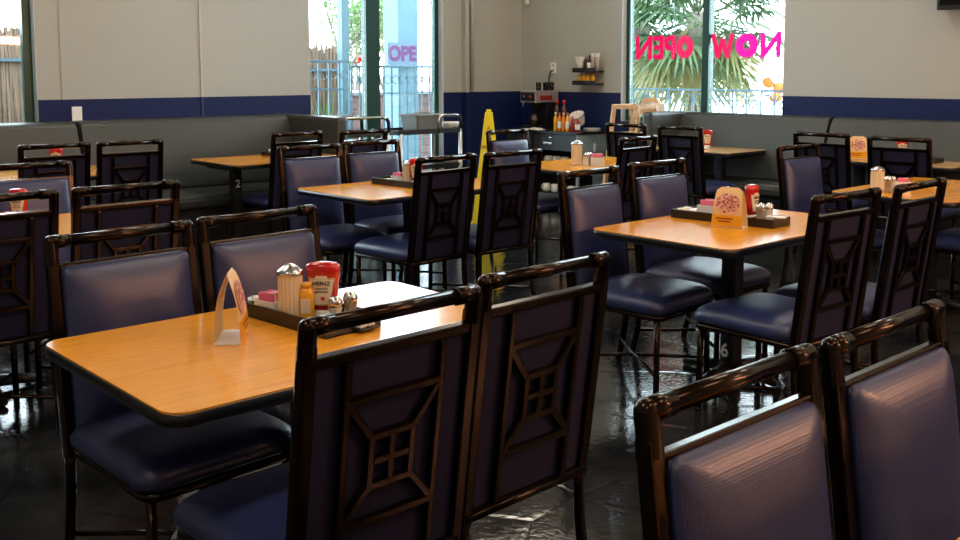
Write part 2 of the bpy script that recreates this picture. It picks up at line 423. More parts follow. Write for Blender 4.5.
chair(-.866, 1.875, 0, 'close navy chair cut by the right frame edge, right of the front right pair', G)
G = 'chairs around the table numbered six'
chair(-3.255, 3.715, 3.5, 'navy chair behind the left end of the table numbered six, seat toward the aisle', G)
chair(-3.315, 4.345, -1, 'navy chair behind the table numbered six, directly beyond its black tray', G)
chair(-1.92, 3.765, 176, 'lattice-backed chair at the near side of the table numbered six, left one', G)
chair(-1.886, 4.365, 180, 'lattice-backed chair at the near side of the table numbered six, right one', G)
G = 'chairs around the middle table with the bright window reflection'
chair(-5.62, 3.60, -3, 'navy chair left behind the middle table with the window reflection', G)
chair(-5.68, 4.15, -2, 'navy chair behind the middle table, beyond its pink sweetener packets', G)
chair(-4.355, 3.722, 184, 'lattice-backed chair at the near side of the middle table, covering part of its tray', G)
chair(-4.335, 4.245, 179, 'lattice-backed chair at the near side of the middle table, in front of the yellow cone', G)
G = 'chairs around the far left table'
chair(-4.175, 1.215, 181, 'lattice-backed chair cut by the left frame edge with ketchup showing over it', G)
chair(-4.183, 1.75, 181, 'lattice-backed chair just behind the front table chair, second from the left edge', G)
chair(-5.52, 1.76, 0, 'blue-cushioned chair at the left edge, beyond the left table, facing the viewer', G)
G = 'chairs in front of the left bench'
chair(-6.89, 2.39, 180, 'small far chair before the left bench with ketchup visible over its rail', G)
chair(-6.85, 2.90, 179, 'small far chair before the left bench under the white wall plate, right of its pair', G)
chair(-6.92, 4.32, 181, 'far chair overlapping the right end of the bench table near the bench corner', G)
chair(-6.78, 4.88, 180, 'far chair in front of the bench end panel and the window', G)
G = 'chairs around the table before the coffee counter'
chair(-4.665, 5.88, 185, 'dark chair on the near right side of the table before the coffee counter', G)
chair(-5.98, 5.78, 0, 'blue-cushioned chair right of the yellow cone, behind the table before the counter', G)
G = 'chairs around the right-hand table with the sugar shaker'
chair(-3.41, 5.985, -3, 'navy chair standing alone left behind the right-hand table with the sugar shaker', G)
chair(-2.08, 6.42, 180, 'chair at the right frame edge with only its navy seat in view', G)
G = 'chairs in front of the right bench'
chair(-5.93, 7.27, 90, 'dark blue-backed far chair below the wooden high chairs', G)
chair(-5.31, 7.27, 90, 'dark blue-backed far chair in front of the light-struck bench end', G)
chair(-3.965, 7.30, 90, 'blue-backed far chair left of the tented menu card on the right bench table', G)
chair(-3.31, 7.24, 91, 'blue-backed far chair right of the tented menu card on the right bench table', G)

# ------------------------------------------------------------------ tables
def rrect(w, d, r, n=8):
    P = []
    for cx, cy2, a0 in ((w/2-r, d/2-r, 0), (-(w/2-r), d/2-r, PI/2), (-(w/2-r), -(d/2-r), PI), (w/2-r, -(d/2-r), 1.5*PI)):
        for k in range(n+1): a = a0+PI/2*k/n; P.append((cx+r*math.cos(a), cy2+r*math.sin(a)))
    return P
def build_table(x0, x1, y0, y1, label, group, cols=None, number=None, face='y', nz=.135, woodm=WOOD):
    cx, cy2 = (x0+x1)/2, (y0+y1)/2; W, D = x1-x0, y1-y0
    t = thing('dining_table', label, 'table', (cx, cy2, 0), 0, group)
    m = MB(); m.prism(rrect(W-.006, D-.006, .057), .7505, .7555); m.build('tabletop', woodm, t)
    e = MB(); e.cushion(W, D, .06, [(.006, .718), (0, .723), (0, .748), (.004, .7525)], lambda a, b, c: Vector((a, b, c)), 8); e.build('edge_band', EDGE, t)
    for (px_, py_) in (cols or [(0, 0)]):
        p = MB(); p.box((px_, py_, .38), (.078, .078, .66), bev=.006); p.build('pedestal', BLACK, t)
        pl = MB(); pl.box((px_, py_, .709), (.34, .34, .016), bev=.004); pl.build('top_plate', BLACK, t)
        b = MB()
        L = .27 if not cols else .24
        for a in (0, PI/2, PI, 1.5*PI):
            d = Vector((math.cos(a), math.sin(a), 0)); c = Vector((px_, py_, 0))
            b.tube([c+d*.02+Vector((0, 0, .050)), c+d*L*.6+Vector((0, 0, .036)), c+d*L+Vector((0, 0, .020))], [.032, .026, .0195], 8)
        b.build('base', BLACK, t)
    if number:
        px_, py_ = (cols or [(0, 0)])[0]
        if face == 'y': Mx = frame_mat((1, 0, 0), (0, 0, 1), (px_-.01, py_-.0395, nz))
        else: Mx = frame_mat((0, 1, 0), (0, 0, 1), (px_+.0395, py_, nz))
        text_obj('table_number', number, .092, LETTER, Mx, t, offset=.002)
    return t
build_table(-2.770, -1.965, .895, 2.10, 'oak-topped front table holding the black condiment tray and tented card', 'dining tables')
build_table(-3.065, -2.275, 3.49, 4.725, 'oak-topped table with the white number six on its pedestal', 'dining tables', number='6')
build_table(-5.42, -4.60, 3.35, 4.60, 'oak-topped middle table with a bright window reflection on its top', 'dining tables')
build_table(-.60, .17, .92, 2.12, 'oak-topped table before the front right chairs, outside the frame', 'dining tables')
build_table(-5.26, -4.50, .72, 1.94, 'oak-topped left table mostly hidden behind chairs at the left edge', 'dining tables')
build_table(-5.69, -4.93, 5.41, 6.63, 'oak-topped table before the coffee counter with pale shakers on it', 'dining tables')
build_table(-3.035, -2.275, 5.70, 6.92, 'oak-topped table at the right edge with a sugar shaker near its corner', 'dining tables')
build_table(-7.87, -7.10, 2.02, 3.24, 'bench table at far left almost hidden by two chairs', 'bench tables', cols=[(0, -.4), (0, .4)])
build_table(-7.87, -7.06, 3.83, 5.0, 'bench table near the bench corner with a white number two on its leg', 'bench tables', cols=[(.06, -.40), (.06, .4)], number='2', face='x', nz=.57)
YTOP = mat('pale_oak_laminate', (.60, .38, .16), .2)
mixcol(YTOP, 'noise', 9, (.50, .30, .11), (.68, .44, .19), .3, .7, (.55, 9, 1), dist=1.2)
build_table(-6.28, -5.07, 7.68, 8.36, 'pale-topped table at the right bench under the lettered window', 'bench tables', cols=[(-.3, 0), (.3, 0)], woodm=YTOP)
build_table(-4.34, -3.12, 7.78, 8.40, 'pale-topped table at the right bench with a tented menu card', 'bench tables', cols=[(-.3, 0), (.3, 0)], woodm=YTOP)

# ------------------------------------------------------------------ benches
def extr(name, prof, a0, a1, axis, m, parent, ctr):
    """prof (s,z) with s = distance from the wall into the room"""
    def f(s_, z, a):
        p = Vector((XW+s_, a, z)) if axis == 'y' else Vector((a, YW-s_, z)); return p-ctr
    mb = MB(); mb.prism(prof, a0, a1, f)
    bmesh.ops.bevel(mb.bm, geom=[e for e in mb.bm.edges], offset=.012, segments=3, affect='EDGES', clamp_overlap=True)
    for q in mb.bm.faces: q.smooth = False
    return mb.build(name, m, parent)
def bench(axis, a0, a1, junct, top, front, label, wing=None, back=.02):
    c = Vector((XW+.3, (a0+a1)/2, 0)) if axis == 'y' else Vector(((a0+a1)/2, YW-.3, 0))
    t = thing('bench', label, 'bench', c, 0, 'charcoal vinyl wall benches')
    extr('base', [(back, 0), (front-.06, 0), (front-.06, .36), (back, .36)], a0+.005, a1-.005, axis, BENCHB, t, c)
    extr('seat', [(back, .365), (front-.01, .365), (front, .40), (front, .44), (front-.02, .465), (junct, .475), (back, .475)], a0, a1, axis, BENCH, t, c)
    n = 8; P = [(back, .48), (junct, .48)]
    for k in range(n+1):   # slightly bellied back
        u = k/n; P.append((junct+(top-junct)*u + .018*math.sin(PI*u), .50+(1.03-.50)*u))
    P += [(top-.008, 1.055), (top-.03, 1.075), (top-.06, 1.082), (back, 1.082)]
    extr('backrest', P, a0, a1, axis, BENCH, t, c)
    if wing:
        w0, w1, reach = wing
        mb = MB()
        if axis == 'y': mb.box(Vector((XW+reach/2+.02, (w0+w1)/2, .545))-c, (reach-.02, w1-w0, 1.09), bev=.03)
        else: mb.box(Vector(((w0+w1)/2, YW-reach/2-.02, .545))-c, (w1-w0, reach-.02, 1.09), bev=.03)
        mb.build('end_panel', BENCH, t)
    return t
bench('y', 3.07, 5.04, .49, .375, 1.0, 'long charcoal bench section from the wall plate to the bench corner, under the blue band', (5.045, 5.16, 1.18))
bench('y', .9, 3.035, .49, .375, 1.0, 'charcoal bench section at the left edge beneath the far left window')
bench('x', -6.125, -4.505, .30, .13, .6, 'charcoal bench section under the lettered window with a light-struck end', (-6.25, -6.13, .62))
bench('x', -4.475, -1.2, .30, .13, .6, 'charcoal bench section on the right wall under the blue band')

# ------------------------------------------------------------------ tabletop things
TZ = .7557
def b_ketchup():
    t = thing('ketchup_bottle', '', 'ketchup')
    MB().lathe([(.024, 0), (.025, .003), (.025, .024), (.022, .030)], n=20, sx=1.15).build('cap', WHITEP, t)
    MB().lathe([(.020, .028), (.024, .038), (.029, .055), (.0305, .085), (.031, .115), (.034, .14), (.0355, .155), (.034, .168), (.027, .176), (.012, .179), (0, .1795)], n=24, sx=1.32, sy=.80).build('bottle', RED, t)
    def fr(a, z, o):   # follow the curved front (facing -y)
        k = a/.046; return Vector((a, -(.0262*math.sqrt(max(0, 1-k*k))) - o, z))
    def grid_label(nm, poly, o, m):
        mb = MB(); N_ = 8
        for i in range(N_):
            u0, u1 = i/N_, (i+1)/N_
            def q(u, top):
                h = poly; zb, zt = h[0], h[1]; wb, wt = h[2], h[3]
                return fr((u*2-1)*(wt if top else wb), zt if top else zb, o)
            vs = [mb.bm.verts.new(q(u0, 0)), mb.bm.verts.new(q(u1, 0)), mb.bm.verts.new(q(u1, 1)), mb.bm.verts.new(q(u0, 1))]
            mb.bm.faces.new(vs)
        return mb.build(nm, m, t)
    grid_label('label', (.052, .128, .020, .032), .0016, CREAM)
    grid_label('label_border', (.048, .133, .0225, .0350), .0010, mat('gold_border', (.55, .36, .14), .4))
    grid_label('label_cap', (.129, .140, .018, .014), .0018, CREAM)
    text_obj('lettering', 'HEINZ', .0165, INK, frame_mat((1, 0, 0), (0, 0, 1), (0, -.0284, .116)), t, extrude=.0008, offset=.0003)
    text_obj('lettering', 'TOMATO', .008, INK, frame_mat((1, 0, 0), (0, 0, 1), (0, -.0284, .100)), t, extrude=.0008)
    text_obj('lettering', 'KETCHUP', .0085, INK, frame_mat((1, 0, 0), (0, 0, 1), (0, -.0284, .090)), t, extrude=.0008)
    MB().lathe([(.006, 0), (.006, .0015), (0, .002)], n=12).build('tomato_mark', REDCAP, t).matrix_local = frame_mat((1, 0, 0), (0, 0, 1), (.004, -.027, .070))
    return t
def b_mustard():
    t = thing('mustard_bottle', '', 'mustard')
    MB().lathe([(.026, 0), (.027, .004), (.027, .09), (.024, .105), (.016, .118), (.0, .119)], n=20, sy=.8).build('bottle', YEL, t)
    MB().lathe([(.019, .116), (.019, .128), (.016, .131), (0, .131)], n=16).build('cap', YEL, t)
    m = MB(); m.box((0, -.0205, .055), (.032, .003, .05), bev=.001); m.build('label', CREAM, t)
    return t
def b_sugar():
    t = thing('sugar_shaker', '', 'sugar shaker'); mb = MB(); n = 36; prof = [(.031, 0), (.034, .004), (.034, .012), (.0325, .02), (.0325, .12), (.033, .128), (.031, .134)]
    rings = []
    for r, z in prof:
        fl = .0014 if .015 < z < .125 else 0
        rings.append([mb.bm.verts.new(((r+fl*(1 if k % 2 else -1))*math.cos(2*PI*k/n), (r+fl*(1 if k % 2 else -1))*math.sin(2*PI*k/n), z)) for k in range(n)])
    for a, b in zip(rings, rings[1:]):
        for k in range(n): mb.bm.faces.new((a[k], a[(k+1) % n], b[(k+1) % n], b[k]))
    mb.bm.faces.new(rings[0][::-1]); mb.bm.faces.new(rings[-1]); mb.build('jar', SUGAR, t)
    MB().lathe([(.0355, .128), (.0365, .130), (.0365, .137), (.033, .141), (.020, .151), (.009, .157), (.005, .158), (0, .158)], n=28).build('lid', CHROME, t)
    return t
def b_shaker(name, m):
    t = thing(name, '', 'shaker')
    MB().lathe([(.017, 0), (.019, .003), (.0195, .012), (.016, .03), (.0155, .042), (.018, .052), (.0175, .056)], n=8, smooth=False).build('jar', m, t)
    MB().lathe([(.018, .055), (.019, .057), (.019, .066), (.0165, .075), (.009, .080), (0, .081)], n=20).build('lid', CHROME, t)
    return t
def b_caddy(pk):
    t = thing('sweetener_caddy', '', 'caddy'); mb = MB()
    for (x, y, w_, d_) in ((0, -.031, .084, .004), (0, .031, .084, .004), (-.040, 0, .004, .062), (.040, 0, .004, .062)): mb.box((x, y, .027), (w_, d_, .05), bev=.001)
    mb.box((0, 0, .004), (.084, .066, .006)); mb.build('caddy_box', WHITEP, t)
    rnd = random.Random(3)
    for k in range(7):
        q = MB(); R_ = Matrix.Rotation(rnd.uniform(-.12, .12), 3, 'Y') @ Matrix.Rotation(rnd.uniform(-.08, .08), 3, 'X')
        q.box((rnd.uniform(-.004, .004), -.022+k*.0074, .045), (.060, .0035, .058), R_, .0012); q.build('sweetener_packet', pk if k % 3 != 2 else PAPER, t)
    return t
def b_tray():
    t = thing('condiment_tray', '', 'tray'); mb = MB(); L, D, H = .56, .175, .042
    mb.box((0, 0, .003), (L, D, .006), bev=.001)
    for x, y, w_, d_ in ((0, -D/2+.004, L, .008), (0, D/2-.004, L, .008), (-L/2+.004, 0, .008, D-.016), (L/2-.004, 0, .008, D-.016)): mb.box((x, y, H/2), (w_, d_, H), bev=.0015)
    mb.build('tray_body', mat('dark_brown_tray', (.016, .011, .009), .33), t)
    dv = MB(); dv.box((.13, 0, .018), (.006, D-.016, .028)); dv.build('divider', MATS['dark_brown_tray'], t)
    return t
PIC = mat('berry_photo', (.5, .05, .05), .3); mixcol(PIC, 'voronoi', 75, (.30, .01, .04), (.90, .55, .40), .25, .75)
def b_tent():
    t = thing('menu_tent', '', 'menu card')
    def leaf(s_, z): u = z/.19; return s_*(.036*(1-u**2.5))    # curved leaf profile
    W_ = .155
    def sheet(s_, o, z0, z1, w0, w1=None, n=12):
        mb = MB(); prev = None; w1 = w1 if w1 is not None else w0
        for k in range(n+1):
            z = z0+(z1-z0)*k/n; wz = W_/2*((1-.16*z/.165) if z < .165 else .84-.30*((z-.165)/.025)**2)
            ww = min(wz, w0/2+(w1-w0)/2*k/n); y = leaf(s_, z)+s_*o
            row = [mb.bm.verts.new((-ww, y, z)), mb.bm.verts.new((ww, y, z)), mb.bm.verts.new((ww, y-s_*.0012, z)), mb.bm.verts.new((-ww, y-s_*.0012, z))]
            if prev:
                for i in range(4): mb.bm.faces.new((prev[i], prev[(i+1) % 4], row[(i+1) % 4], row[i]))
            else: mb.bm.faces.new(row)
            prev = row
        mb.bm.faces.new(prev); return mb
    for s_ in (-1, 1):
        sheet(s_, 0, .002, .19, W_).build('card', mat('tan_card', (.82, .56, .26), .45), t)
        sheet(s_, .0012, .008, .060, W_*.94).build('yellow_strip', YEL, t)
        mb = MB(); n = 20; c = mb.bm.verts.new((0, leaf(s_, .115)+s_*.0030, .115)); ring = []
        for k in range(n):
            a = 2*PI*k/n; z = .115+.047*math.sin(a); ring.append(mb.bm.verts.new((.058*math.cos(a), leaf(s_, z)+s_*.0028, z)))
        for k in range(n): mb.bm.faces.new((c, ring[k], ring[(k+1) % n]))
        mb.build('food_picture', PIC, t)
        for j, wz in enumerate((.085, .06)):
            q = MB(); z = .044-j*.014; q.box((-.012, leaf(s_, z)+s_*.0030, z), (wz, .0010, .005)); q.build('print_line', DKRED, t)
    b = MB(); b.box((0, 0, .002), (W_, .070, .003)); b.build('base', PAPER, t)
    return t
def b_jelly():
    t = thing('jelly_packets', '', 'jelly'); 
    m = MB(); m.box((0, 0, .004), (.095, .075, .008), bev=.002); m.build('packet_rack', BLACKP, t)
    for i in range(4):
        q = MB(); q.box((-.022+.044*(i % 2), -.017+.034*(i//2), .017), (.036, .028, .016), bev=.004); q.build('jelly_cup', WHITEP if i % 2 else CREAM, t)
    return t
def b_creamer():
    t = thing('creamer_bowl', '', 'bowl')
    MB().lathe([(.022, 0), (.030, .006), (.038, .03), (.040, .045), (.037, .045), (.034, .03), (0, .012)], n=20).build('bowl', WHITE, t)
    for i in range(4):
        a = i*1.57+.4; q = MB(); q.lathe([(.010, 0), (.014, .014), (.015, .015), (0, .016)], (.015*math.cos(a), .015*math.sin(a), .034), 12); q.build('creamer_cup', WHITEP, t)
    return t
PR = {}
BUILD = dict(ketchup=b_ketchup, mustard=b_mustard, sugar=b_sugar, salt=lambda: b_shaker('salt_shaker', SALT), pepper=lambda: b_shaker('pepper_shaker', SPICE),
             caddy=lambda: b_caddy(PINK), tray=b_tray, tent=b_tent, jelly=b_jelly, creamer=b_creamer)
def put(kind, x, y, z, deg, label, scale=1.):
    if kind not in PR: PR[kind] = (BUILD[kind](), []); bpy.context.view_layer.update()
    p, st = PR[kind]; o = place(p, st, (x, y, z), math.radians(deg), label, {'ketchup': 'ketchup bottles on the tables', 'tray': 'black condiment trays', 'sugar': 'glass sugar shakers',
        'salt': 'salt shakers', 'pepper': 'pepper shakers', 'caddy': 'sweetener caddies', 'tent': 'tented menu cards', 'jelly': 'jelly packet racks', 'creamer': 'creamer bowls', 'mustard': 'mustard bottles'}[kind])
    o.scale = (scale,)*3
    return o
TR = TZ+.0065
FC = 47   # face the viewer
# front table
put('tray', -2.462, 1.573, TZ, 4.5, 'long dark tray of condiments on the front table').scale = (.70, 1.15, 1)
put('creamer', *on_d(254, 3.00), TR, 0, 'small bowl of creamers at the far end of the front table tray', .8)
put('caddy', *on_d(268, 2.91), TR, 12, 'white caddy of pink sweetener packets on the front table tray', 1.0)
put('sugar', *on_d(287, 2.855), TR, 0, 'ribbed glass sugar shaker with metal lid on the front table tray', 1.08)
put('mustard', *on_d(303, 2.85), TR, 50, 'yellow mustard bottle between sugar shaker and ketchup on the front table', .88)
put('ketchup', *on_d(320.5, 2.88), TR, 45, 'large red ketchup bottle standing on its cap on the front table').scale = (1.12, 1.05, .96)
put('salt', *on_d(332.5, 2.77), TR, 20, 'salt shaker with metal lid before the ketchup on the front table', 1.15)
put('pepper', *on_d(348, 2.83), TR, 0, 'pepper shaker with metal lid at the tray end on the front table', 1.15)
put('jelly', *on_d(357, 2.775), TR, 6, 'low rack of jelly packets at the near end of the front table tray', .9)
put('tent', -2.452, 1.305, TZ, -37, 'tented menu card seen edge-on on the front table')
# table six
put('tray', -2.747, 4.183, TZ, 4, 'long dark tray of condiments on the table numbered six')
put('jelly', -2.967, 4.168, TR, 4, 'low rack of jelly packets at the left of the tray on table six', 1.4)
put('caddy', -2.857, 4.178, TR, 4, 'white caddy of pink sweetener packets on the tray on table six', 1.2)
put('sugar', -2.787, 4.223, TR, 0, 'sugar shaker hidden behind the tented card on table six')
put('ketchup', -2.657, 4.238, TR, 88, 'red ketchup bottle right of the tented card on table six')
put('pepper', -2.567, 4.178, TR, 0, 'pepper shaker at the front of the tray on table six', 1.25)
put('salt', -2.557, 4.233, TR, 0, 'salt shaker behind the pepper shaker on table six', 1.2)
put('tent', -2.639, 4.023, TZ, 12, 'tented menu card with round food picture on the table numbered six')
q = MB(); q.box((0, 0, .004), (.09, .06, .006), bev=.001); o = q.build('sweetener_packets', PAPER); o.location = (-2.49, 4.19, TR+.036); o.rotation_euler = (0, 0, .3)
tag(o, 'flat pale packets lying over the tray end on table six', 'packets')
# middle table
put('tray', -5.02, 3.965, TZ, 2, 'long dark tray of condiments on the middle table')
put('jelly', -5.22, 3.955, TR, 2, 'low rack of jelly packets at the left of the middle table tray')
put('caddy', -5.13, 3.965, TR, 2, 'white caddy of pink sweetener packets on the middle table tray')
put('sugar', -5.05, 3.985, TR, 0, 'sugar shaker left of the ketchup on the middle table')
put('ketchup', -4.975, 3.99, TR, 45, 'red ketchup bottle beside the near chair on the middle table')
put('salt', -4.83, 3.98, TR, 0, 'salt shaker behind the near chair on the middle table')
# left table
put('ketchup', *on_d(15, 4.73), TZ, 50, 'red ketchup bottle on the left table at the frame edge')
put('caddy', *on_d(4, 4.66), TZ, 30, 'white sweetener caddy on the left table at the frame edge')
put('creamer', *on_d(27, 4.82), TZ, 0, 'creamer bowl right of the ketchup on the left table')
# far left bench table
put('ketchup', *on_d(55, 7.40), TZ, 60, 'red ketchup bottle on the far left bench table')
put('caddy', *on_d(63, 7.33), TZ, 40, 'white sweetener caddy by the ketchup on the far left bench table')
put('creamer', *on_d(81, 7.45), TZ, 0, 'creamer bowl on the far left bench table')
# bench corner table
put('tray', -7.70, 4.70, TZ, 88, 'dark tray on the bench table near the bench corner', .8)
put('creamer', -7.72, 4.56, TZ+.006, 0, 'white creamer bowl on the tray on the bench corner table')
put('salt', -7.72, 4.65, TZ+.006, 0, 'salt shaker on the tray on the bench corner table')
put('caddy', -7.70, 4.76, TZ+.006, 80, 'sweetener caddy on the tray on the bench corner table')
# table before the counter
put('sugar', -5.26, 5.85, TZ, 0, 'pale sugar shaker on the table before the coffee counter', 1.25)
put('salt', -5.17, 5.86, TZ, 0, 'salt shaker right of the sugar shaker before the coffee counter', 1.25)
put('pepper', -5.20, 5.93, TZ, 0, 'pepper shaker on the table before the coffee counter', 1.25)
put('caddy', -5.12, 5.94, TZ, 40, 'pale packet caddy on the table before the coffee counter', 1.25)
# right table
put('sugar', *on_z(877, 190, TZ), TZ, 0, 'glass sugar shaker on the right-hand table').scale = (1.2, 1.2, .95)
put('pepper', *on_z(888, 193, TZ), TZ, 0, 'pepper shaker right of the sugar shaker on the right-hand table', 1.3)
put('salt', *on_z(893, 189, TZ), TZ, 0, 'salt shaker behind the pepper shaker on the right-hand table')
put('caddy', *on_z(903, 190, TZ), TZ, 30, 'pale packet caddy on the right-hand table')
# right bench tables
put('creamer', -5.93, 8.02, TZ, 0, 'creamer bowl on the pale table below the high chairs')
put('caddy', -5.72, 8.02, TZ, 20, 'sweetener caddy on the pale table under the lettered window')
put('ketchup', -5.55, 8.05, TZ, 35, 'ketchup bottle on the pale table under the lettered window')
put('tent', *on_z(857.5, 158.5, TZ), TZ, 30, 'tented menu card on the right bench table between two chairs')
put('tray', -3.62, 8.12, TZ, 0, 'dark tray on the right bench table behind a chair', .9)
put('ketchup', -3.68, 8.12, TZ+.007, 30, 'ketchup bottle on the right bench table behind a chair')
put('caddy', -3.78, 8.12, TZ+.007, 20, 'sweetener caddy beside the ketchup on the right bench table')

# ------------------------------------------------------------------ wall plate, outlet, sensor, television
def plate(loc, axis, label, outlet=False, w_=.085, h_=.125):
    t = thing('wall_plate' if not outlet else 'wall_outlet', label, 'wall plate' if not outlet else 'outlet', loc)
    R_ = Matrix.Rotation(PI/2 if axis == 'y' else 0, 3, 'Z')
    m = MB(); m.box((0, 0, 0), (w_, .010, h_), R_, .002); m.build('cover', WHITEP, t)
    if outlet:
        for z in (-.03, .03):
            m = MB(); m.box((0, -.007, z), (.034, .006, .026), R_, .002); m.build('socket', mat('socket_grey', (.45, .45, .44), .5), t)
    return t
plate((XW+.02, 3.17, 1.137), 'y', 'white square wall plate just above the left bench')
plate((-8.06, YW-.006, 1.54), 'x', 'white wall outlet above the coffee machine', True)
t = plate((-8.19, YW-.006, 1.50), 'x', 'faint blank cover plate left of the wall outlet'); t.children[0].data.materials[0] = WALL
cd = MB().tube([(-8.06, YW-.02, 1.515), (-8.075, YW-.04, 1.49), (-8.11, YW-.03, 1.42), (-8.12, YW-.025, 1.32), (-8.10, YW-.025, 1.15), (-8.10, YW-.022, .86)], .008, 8).build('power_cord', BLACKP)
cd.data.transform(Matrix.Identity(4)); tag(cd, 'black cord running from the wall outlet down to the coffee machine', 'cord')
t = thing('security_camera', 'small white cylinder camera on the wall by the corner, cut by the frame top', 'camera', (-8.46, YW-.05, 2.30))
MB().lathe([(.024, 0), (.028, .006), (.028, .10), (.02, .11), (0, .112)], n=16).build('housing', WHITEP, t)
m = MB(); m.box((0, .025, .07), (.02, .05, .02), bev=.003); m.build('bracket', WHITEP, t)
t = thing('television', 'dark wall television cut by the top right frame corner', 'television', (-3.0, YW-.11, 2.0))
m = MB(); m.box((0, 0, .33), (1.15, .05, .66), bev=.008); m.build('casing', BLACKP, t)
m = MB(); m.box((0, -.027, .34), (1.10, .004, .60)); m.build('screen', mat('dark_screen', (.004, .004, .006), .08), t)
m = MB(); m.box((0, .065, .33), (.4, .085, .3), bev=.004); m.build('wall_bracket', BLACKP, t)
# wall shelves
def shelf(z, label):
    t = thing('wall_shelf', label, 'shelf', (-7.45, YW-.085, z), 0, 'black floating shelves')
    m = MB(); m.box((0, 0, 0), (.34, .15, .022), bev=.003); m.build('board', BLACKP, t)
    m = MB(); m.box((0, -.075, .016), (.34, .008, .05), bev=.002); m.build('front_lip', BLACKP, t)
    return t
shelf(1.497, 'upper black wall shelf holding cups and syrup bottles'); shelf(1.355, 'lower black wall shelf holding yellow bottles')
ybot = None
def bottle_on(name, x, y, z, h, r, m, capm, label, cat, group, lab=None):
    t = thing(name, label, cat, (x, y, z), 0, group)
    MB().lathe([(r*.92, 0), (r, .003), (r, h*.6), (r*.75, h*.74), (r*.38, h*.82), (r*.36, h*.88)], n=16).build('bottle', m, t)
    MB().lathe([(r*.45, h*.87), (r*.45, h*.98), (r*.3, h), (0, h)], n=12).build('cap', capm, t)
    if lab: MB().lathe([(r*1.02, h*.15), (r*1.03, h*.16), (r*1.03, h*.5), (r*1.02, h*.51)], n=16).build('label', lab, t)
    return t
for k, nm in enumerate(('leftmost', 'second from left', 'second from right', 'rightmost')):
    bottle_on('syrup_bottle', -7.57+k*.064, YW-.085, 1.367, .105, .028, YEL, ORANGE, 'small yellow bottle on the lower wall shelf, %s' % nm, 'bottle', 'yellow bottles on the lower wall shelf')
bottle_on('sauce_bottle', -7.49, YW-.085, 1.509, .16, .024, BROWN, REDCAP, 'reddish-brown bottle on the upper wall shelf', 'bottle', 'bottles on the upper wall shelf')
bottle_on('sauce_bottle', -7.43, YW-.085, 1.509, .17, .028, BROWN, BLACKP, 'dark bottle with white label on the upper wall shelf', 'bottle', 'bottles on the upper wall shelf', WHITEP)
t = thing('coffee_filters', 'fan of white paper coffee filters at the left of the upper shelf', 'coffee filters', (-7.56, YW-.085, 1.509))
for k in range(4):
    mb = MB(); n = 28; R0, R1 = .022, .062+.003*k
    A = [mb.bm.verts.new((R0*math.cos(2*PI*i/n), R0*math.sin(2*PI*i/n)*.8, .002+.012*k)) for i in range(n)]
    B = [mb.bm.verts.new(((R1+(.004 if i % 2 else -.004))*math.cos(2*PI*i/n), (R1+(.004 if i % 2 else -.004))*math.sin(2*PI*i/n)*.8, .12+.012*k)) for i in range(n)]
    for i in range(n): mb.bm.faces.new((A[i], A[(i+1) % n], B[(i+1) % n], B[i]))
    mb.bm.faces.new(A); mb.build('paper_filter', PAPER, t)
for k, nm in enumerate(('beside the dark bottle', 'at the right end')):
    t = thing('cup_sleeve', 'tall stack of white paper cups on the upper wall shelf, ' + nm, 'cups', (-7.37+k*.055, YW-.085, 1.509), 0, 'stacked paper cups')
    MB().lathe([(.020, 0), (.027, .15), (.029, .152), (.029, .16), (.027, .163), (.028, .176), (.030, .178), (.030, .19), (.026, .19), (0, .17)], n=18).build('cup_stack', PAPER, t)

# ------------------------------------------------------------------ coffee counter in the corner
CX0, CX1, CY0, CY1, CZ = -8.32, -7.21, 8.03, 8.52, .835
t = thing('coffee_counter', 'black drawer cabinet with grey-blue side panel in the room corner', 'counter', ((CX0+CX1)/2, (CY0+CY1)/2, 0))
cc = Vector(((CX0+CX1)/2, (CY0+CY1)/2, 0))
def cb(name, x0, x1, y0, y1, z0, z1, m, bev=.003, par=None):
    q = MB(); q.box(Vector(((x0+x1)/2, (y0+y1)/2, (z0+z1)/2))-cc, (x1-x0, y1-y0, z1-z0), bev=bev); return q.build(name, m, par or t)
cb('countertop', CX0, CX1+.01, CY0-.02, CY1, CZ-.03, CZ, BLACKP)
cb('side_panel', CX1-.02, CX1, CY0, CY1, .0, CZ-.032, STEELB); cb('side_panel', CX0, CX0+.02, CY0, CY1, 0, CZ-.032, BLACKP); cb('side_panel', -7.90, -7.88, CY0, CY1-.02, 0, CZ-.032, BLACKP)
cb('back_panel', CX0+.02, CX1-.02, CY1-.015, CY1, 0, CZ-.032, BLACKP)
for z in (.44, .12):
    cb('shelf_board', -7.878, CX1-.022, CY0+.03, CY1-.02, z, z+.02, BLACKP); cb('shelf_board', CX0+.022, -7.902, CY0+.03, CY1-.02, z, z+.02, BLACKP)
for x0, x1 in ((CX0+.022, -7.902), (-7.878, CX1-.022)):
    d = cb('drawer', x0, x1, CY0, CY0+.4, .62, CZ-.036, mat('drawer_charcoal', (.022, .028, .032), .35))
    h = MB(); h.box(Vector(((x0+x1)/2-.08, CY0-.018, .70))-cc, (.13, .02, .022), bev=.004); h.build('handle', CHROME, d)
    h = MB(); h.box(Vector(((x0+x1)/2-.06, CY0-.006, .765))-cc, (.05, .008, .016), bev=.002); h.build('key_plate', CHROME, d)
h = MB(); h.box(Vector((CX1+.012, 8.30, .66))-cc, (.02, .02, .09), bev=.004); h.build('handle', WHITEP, t)
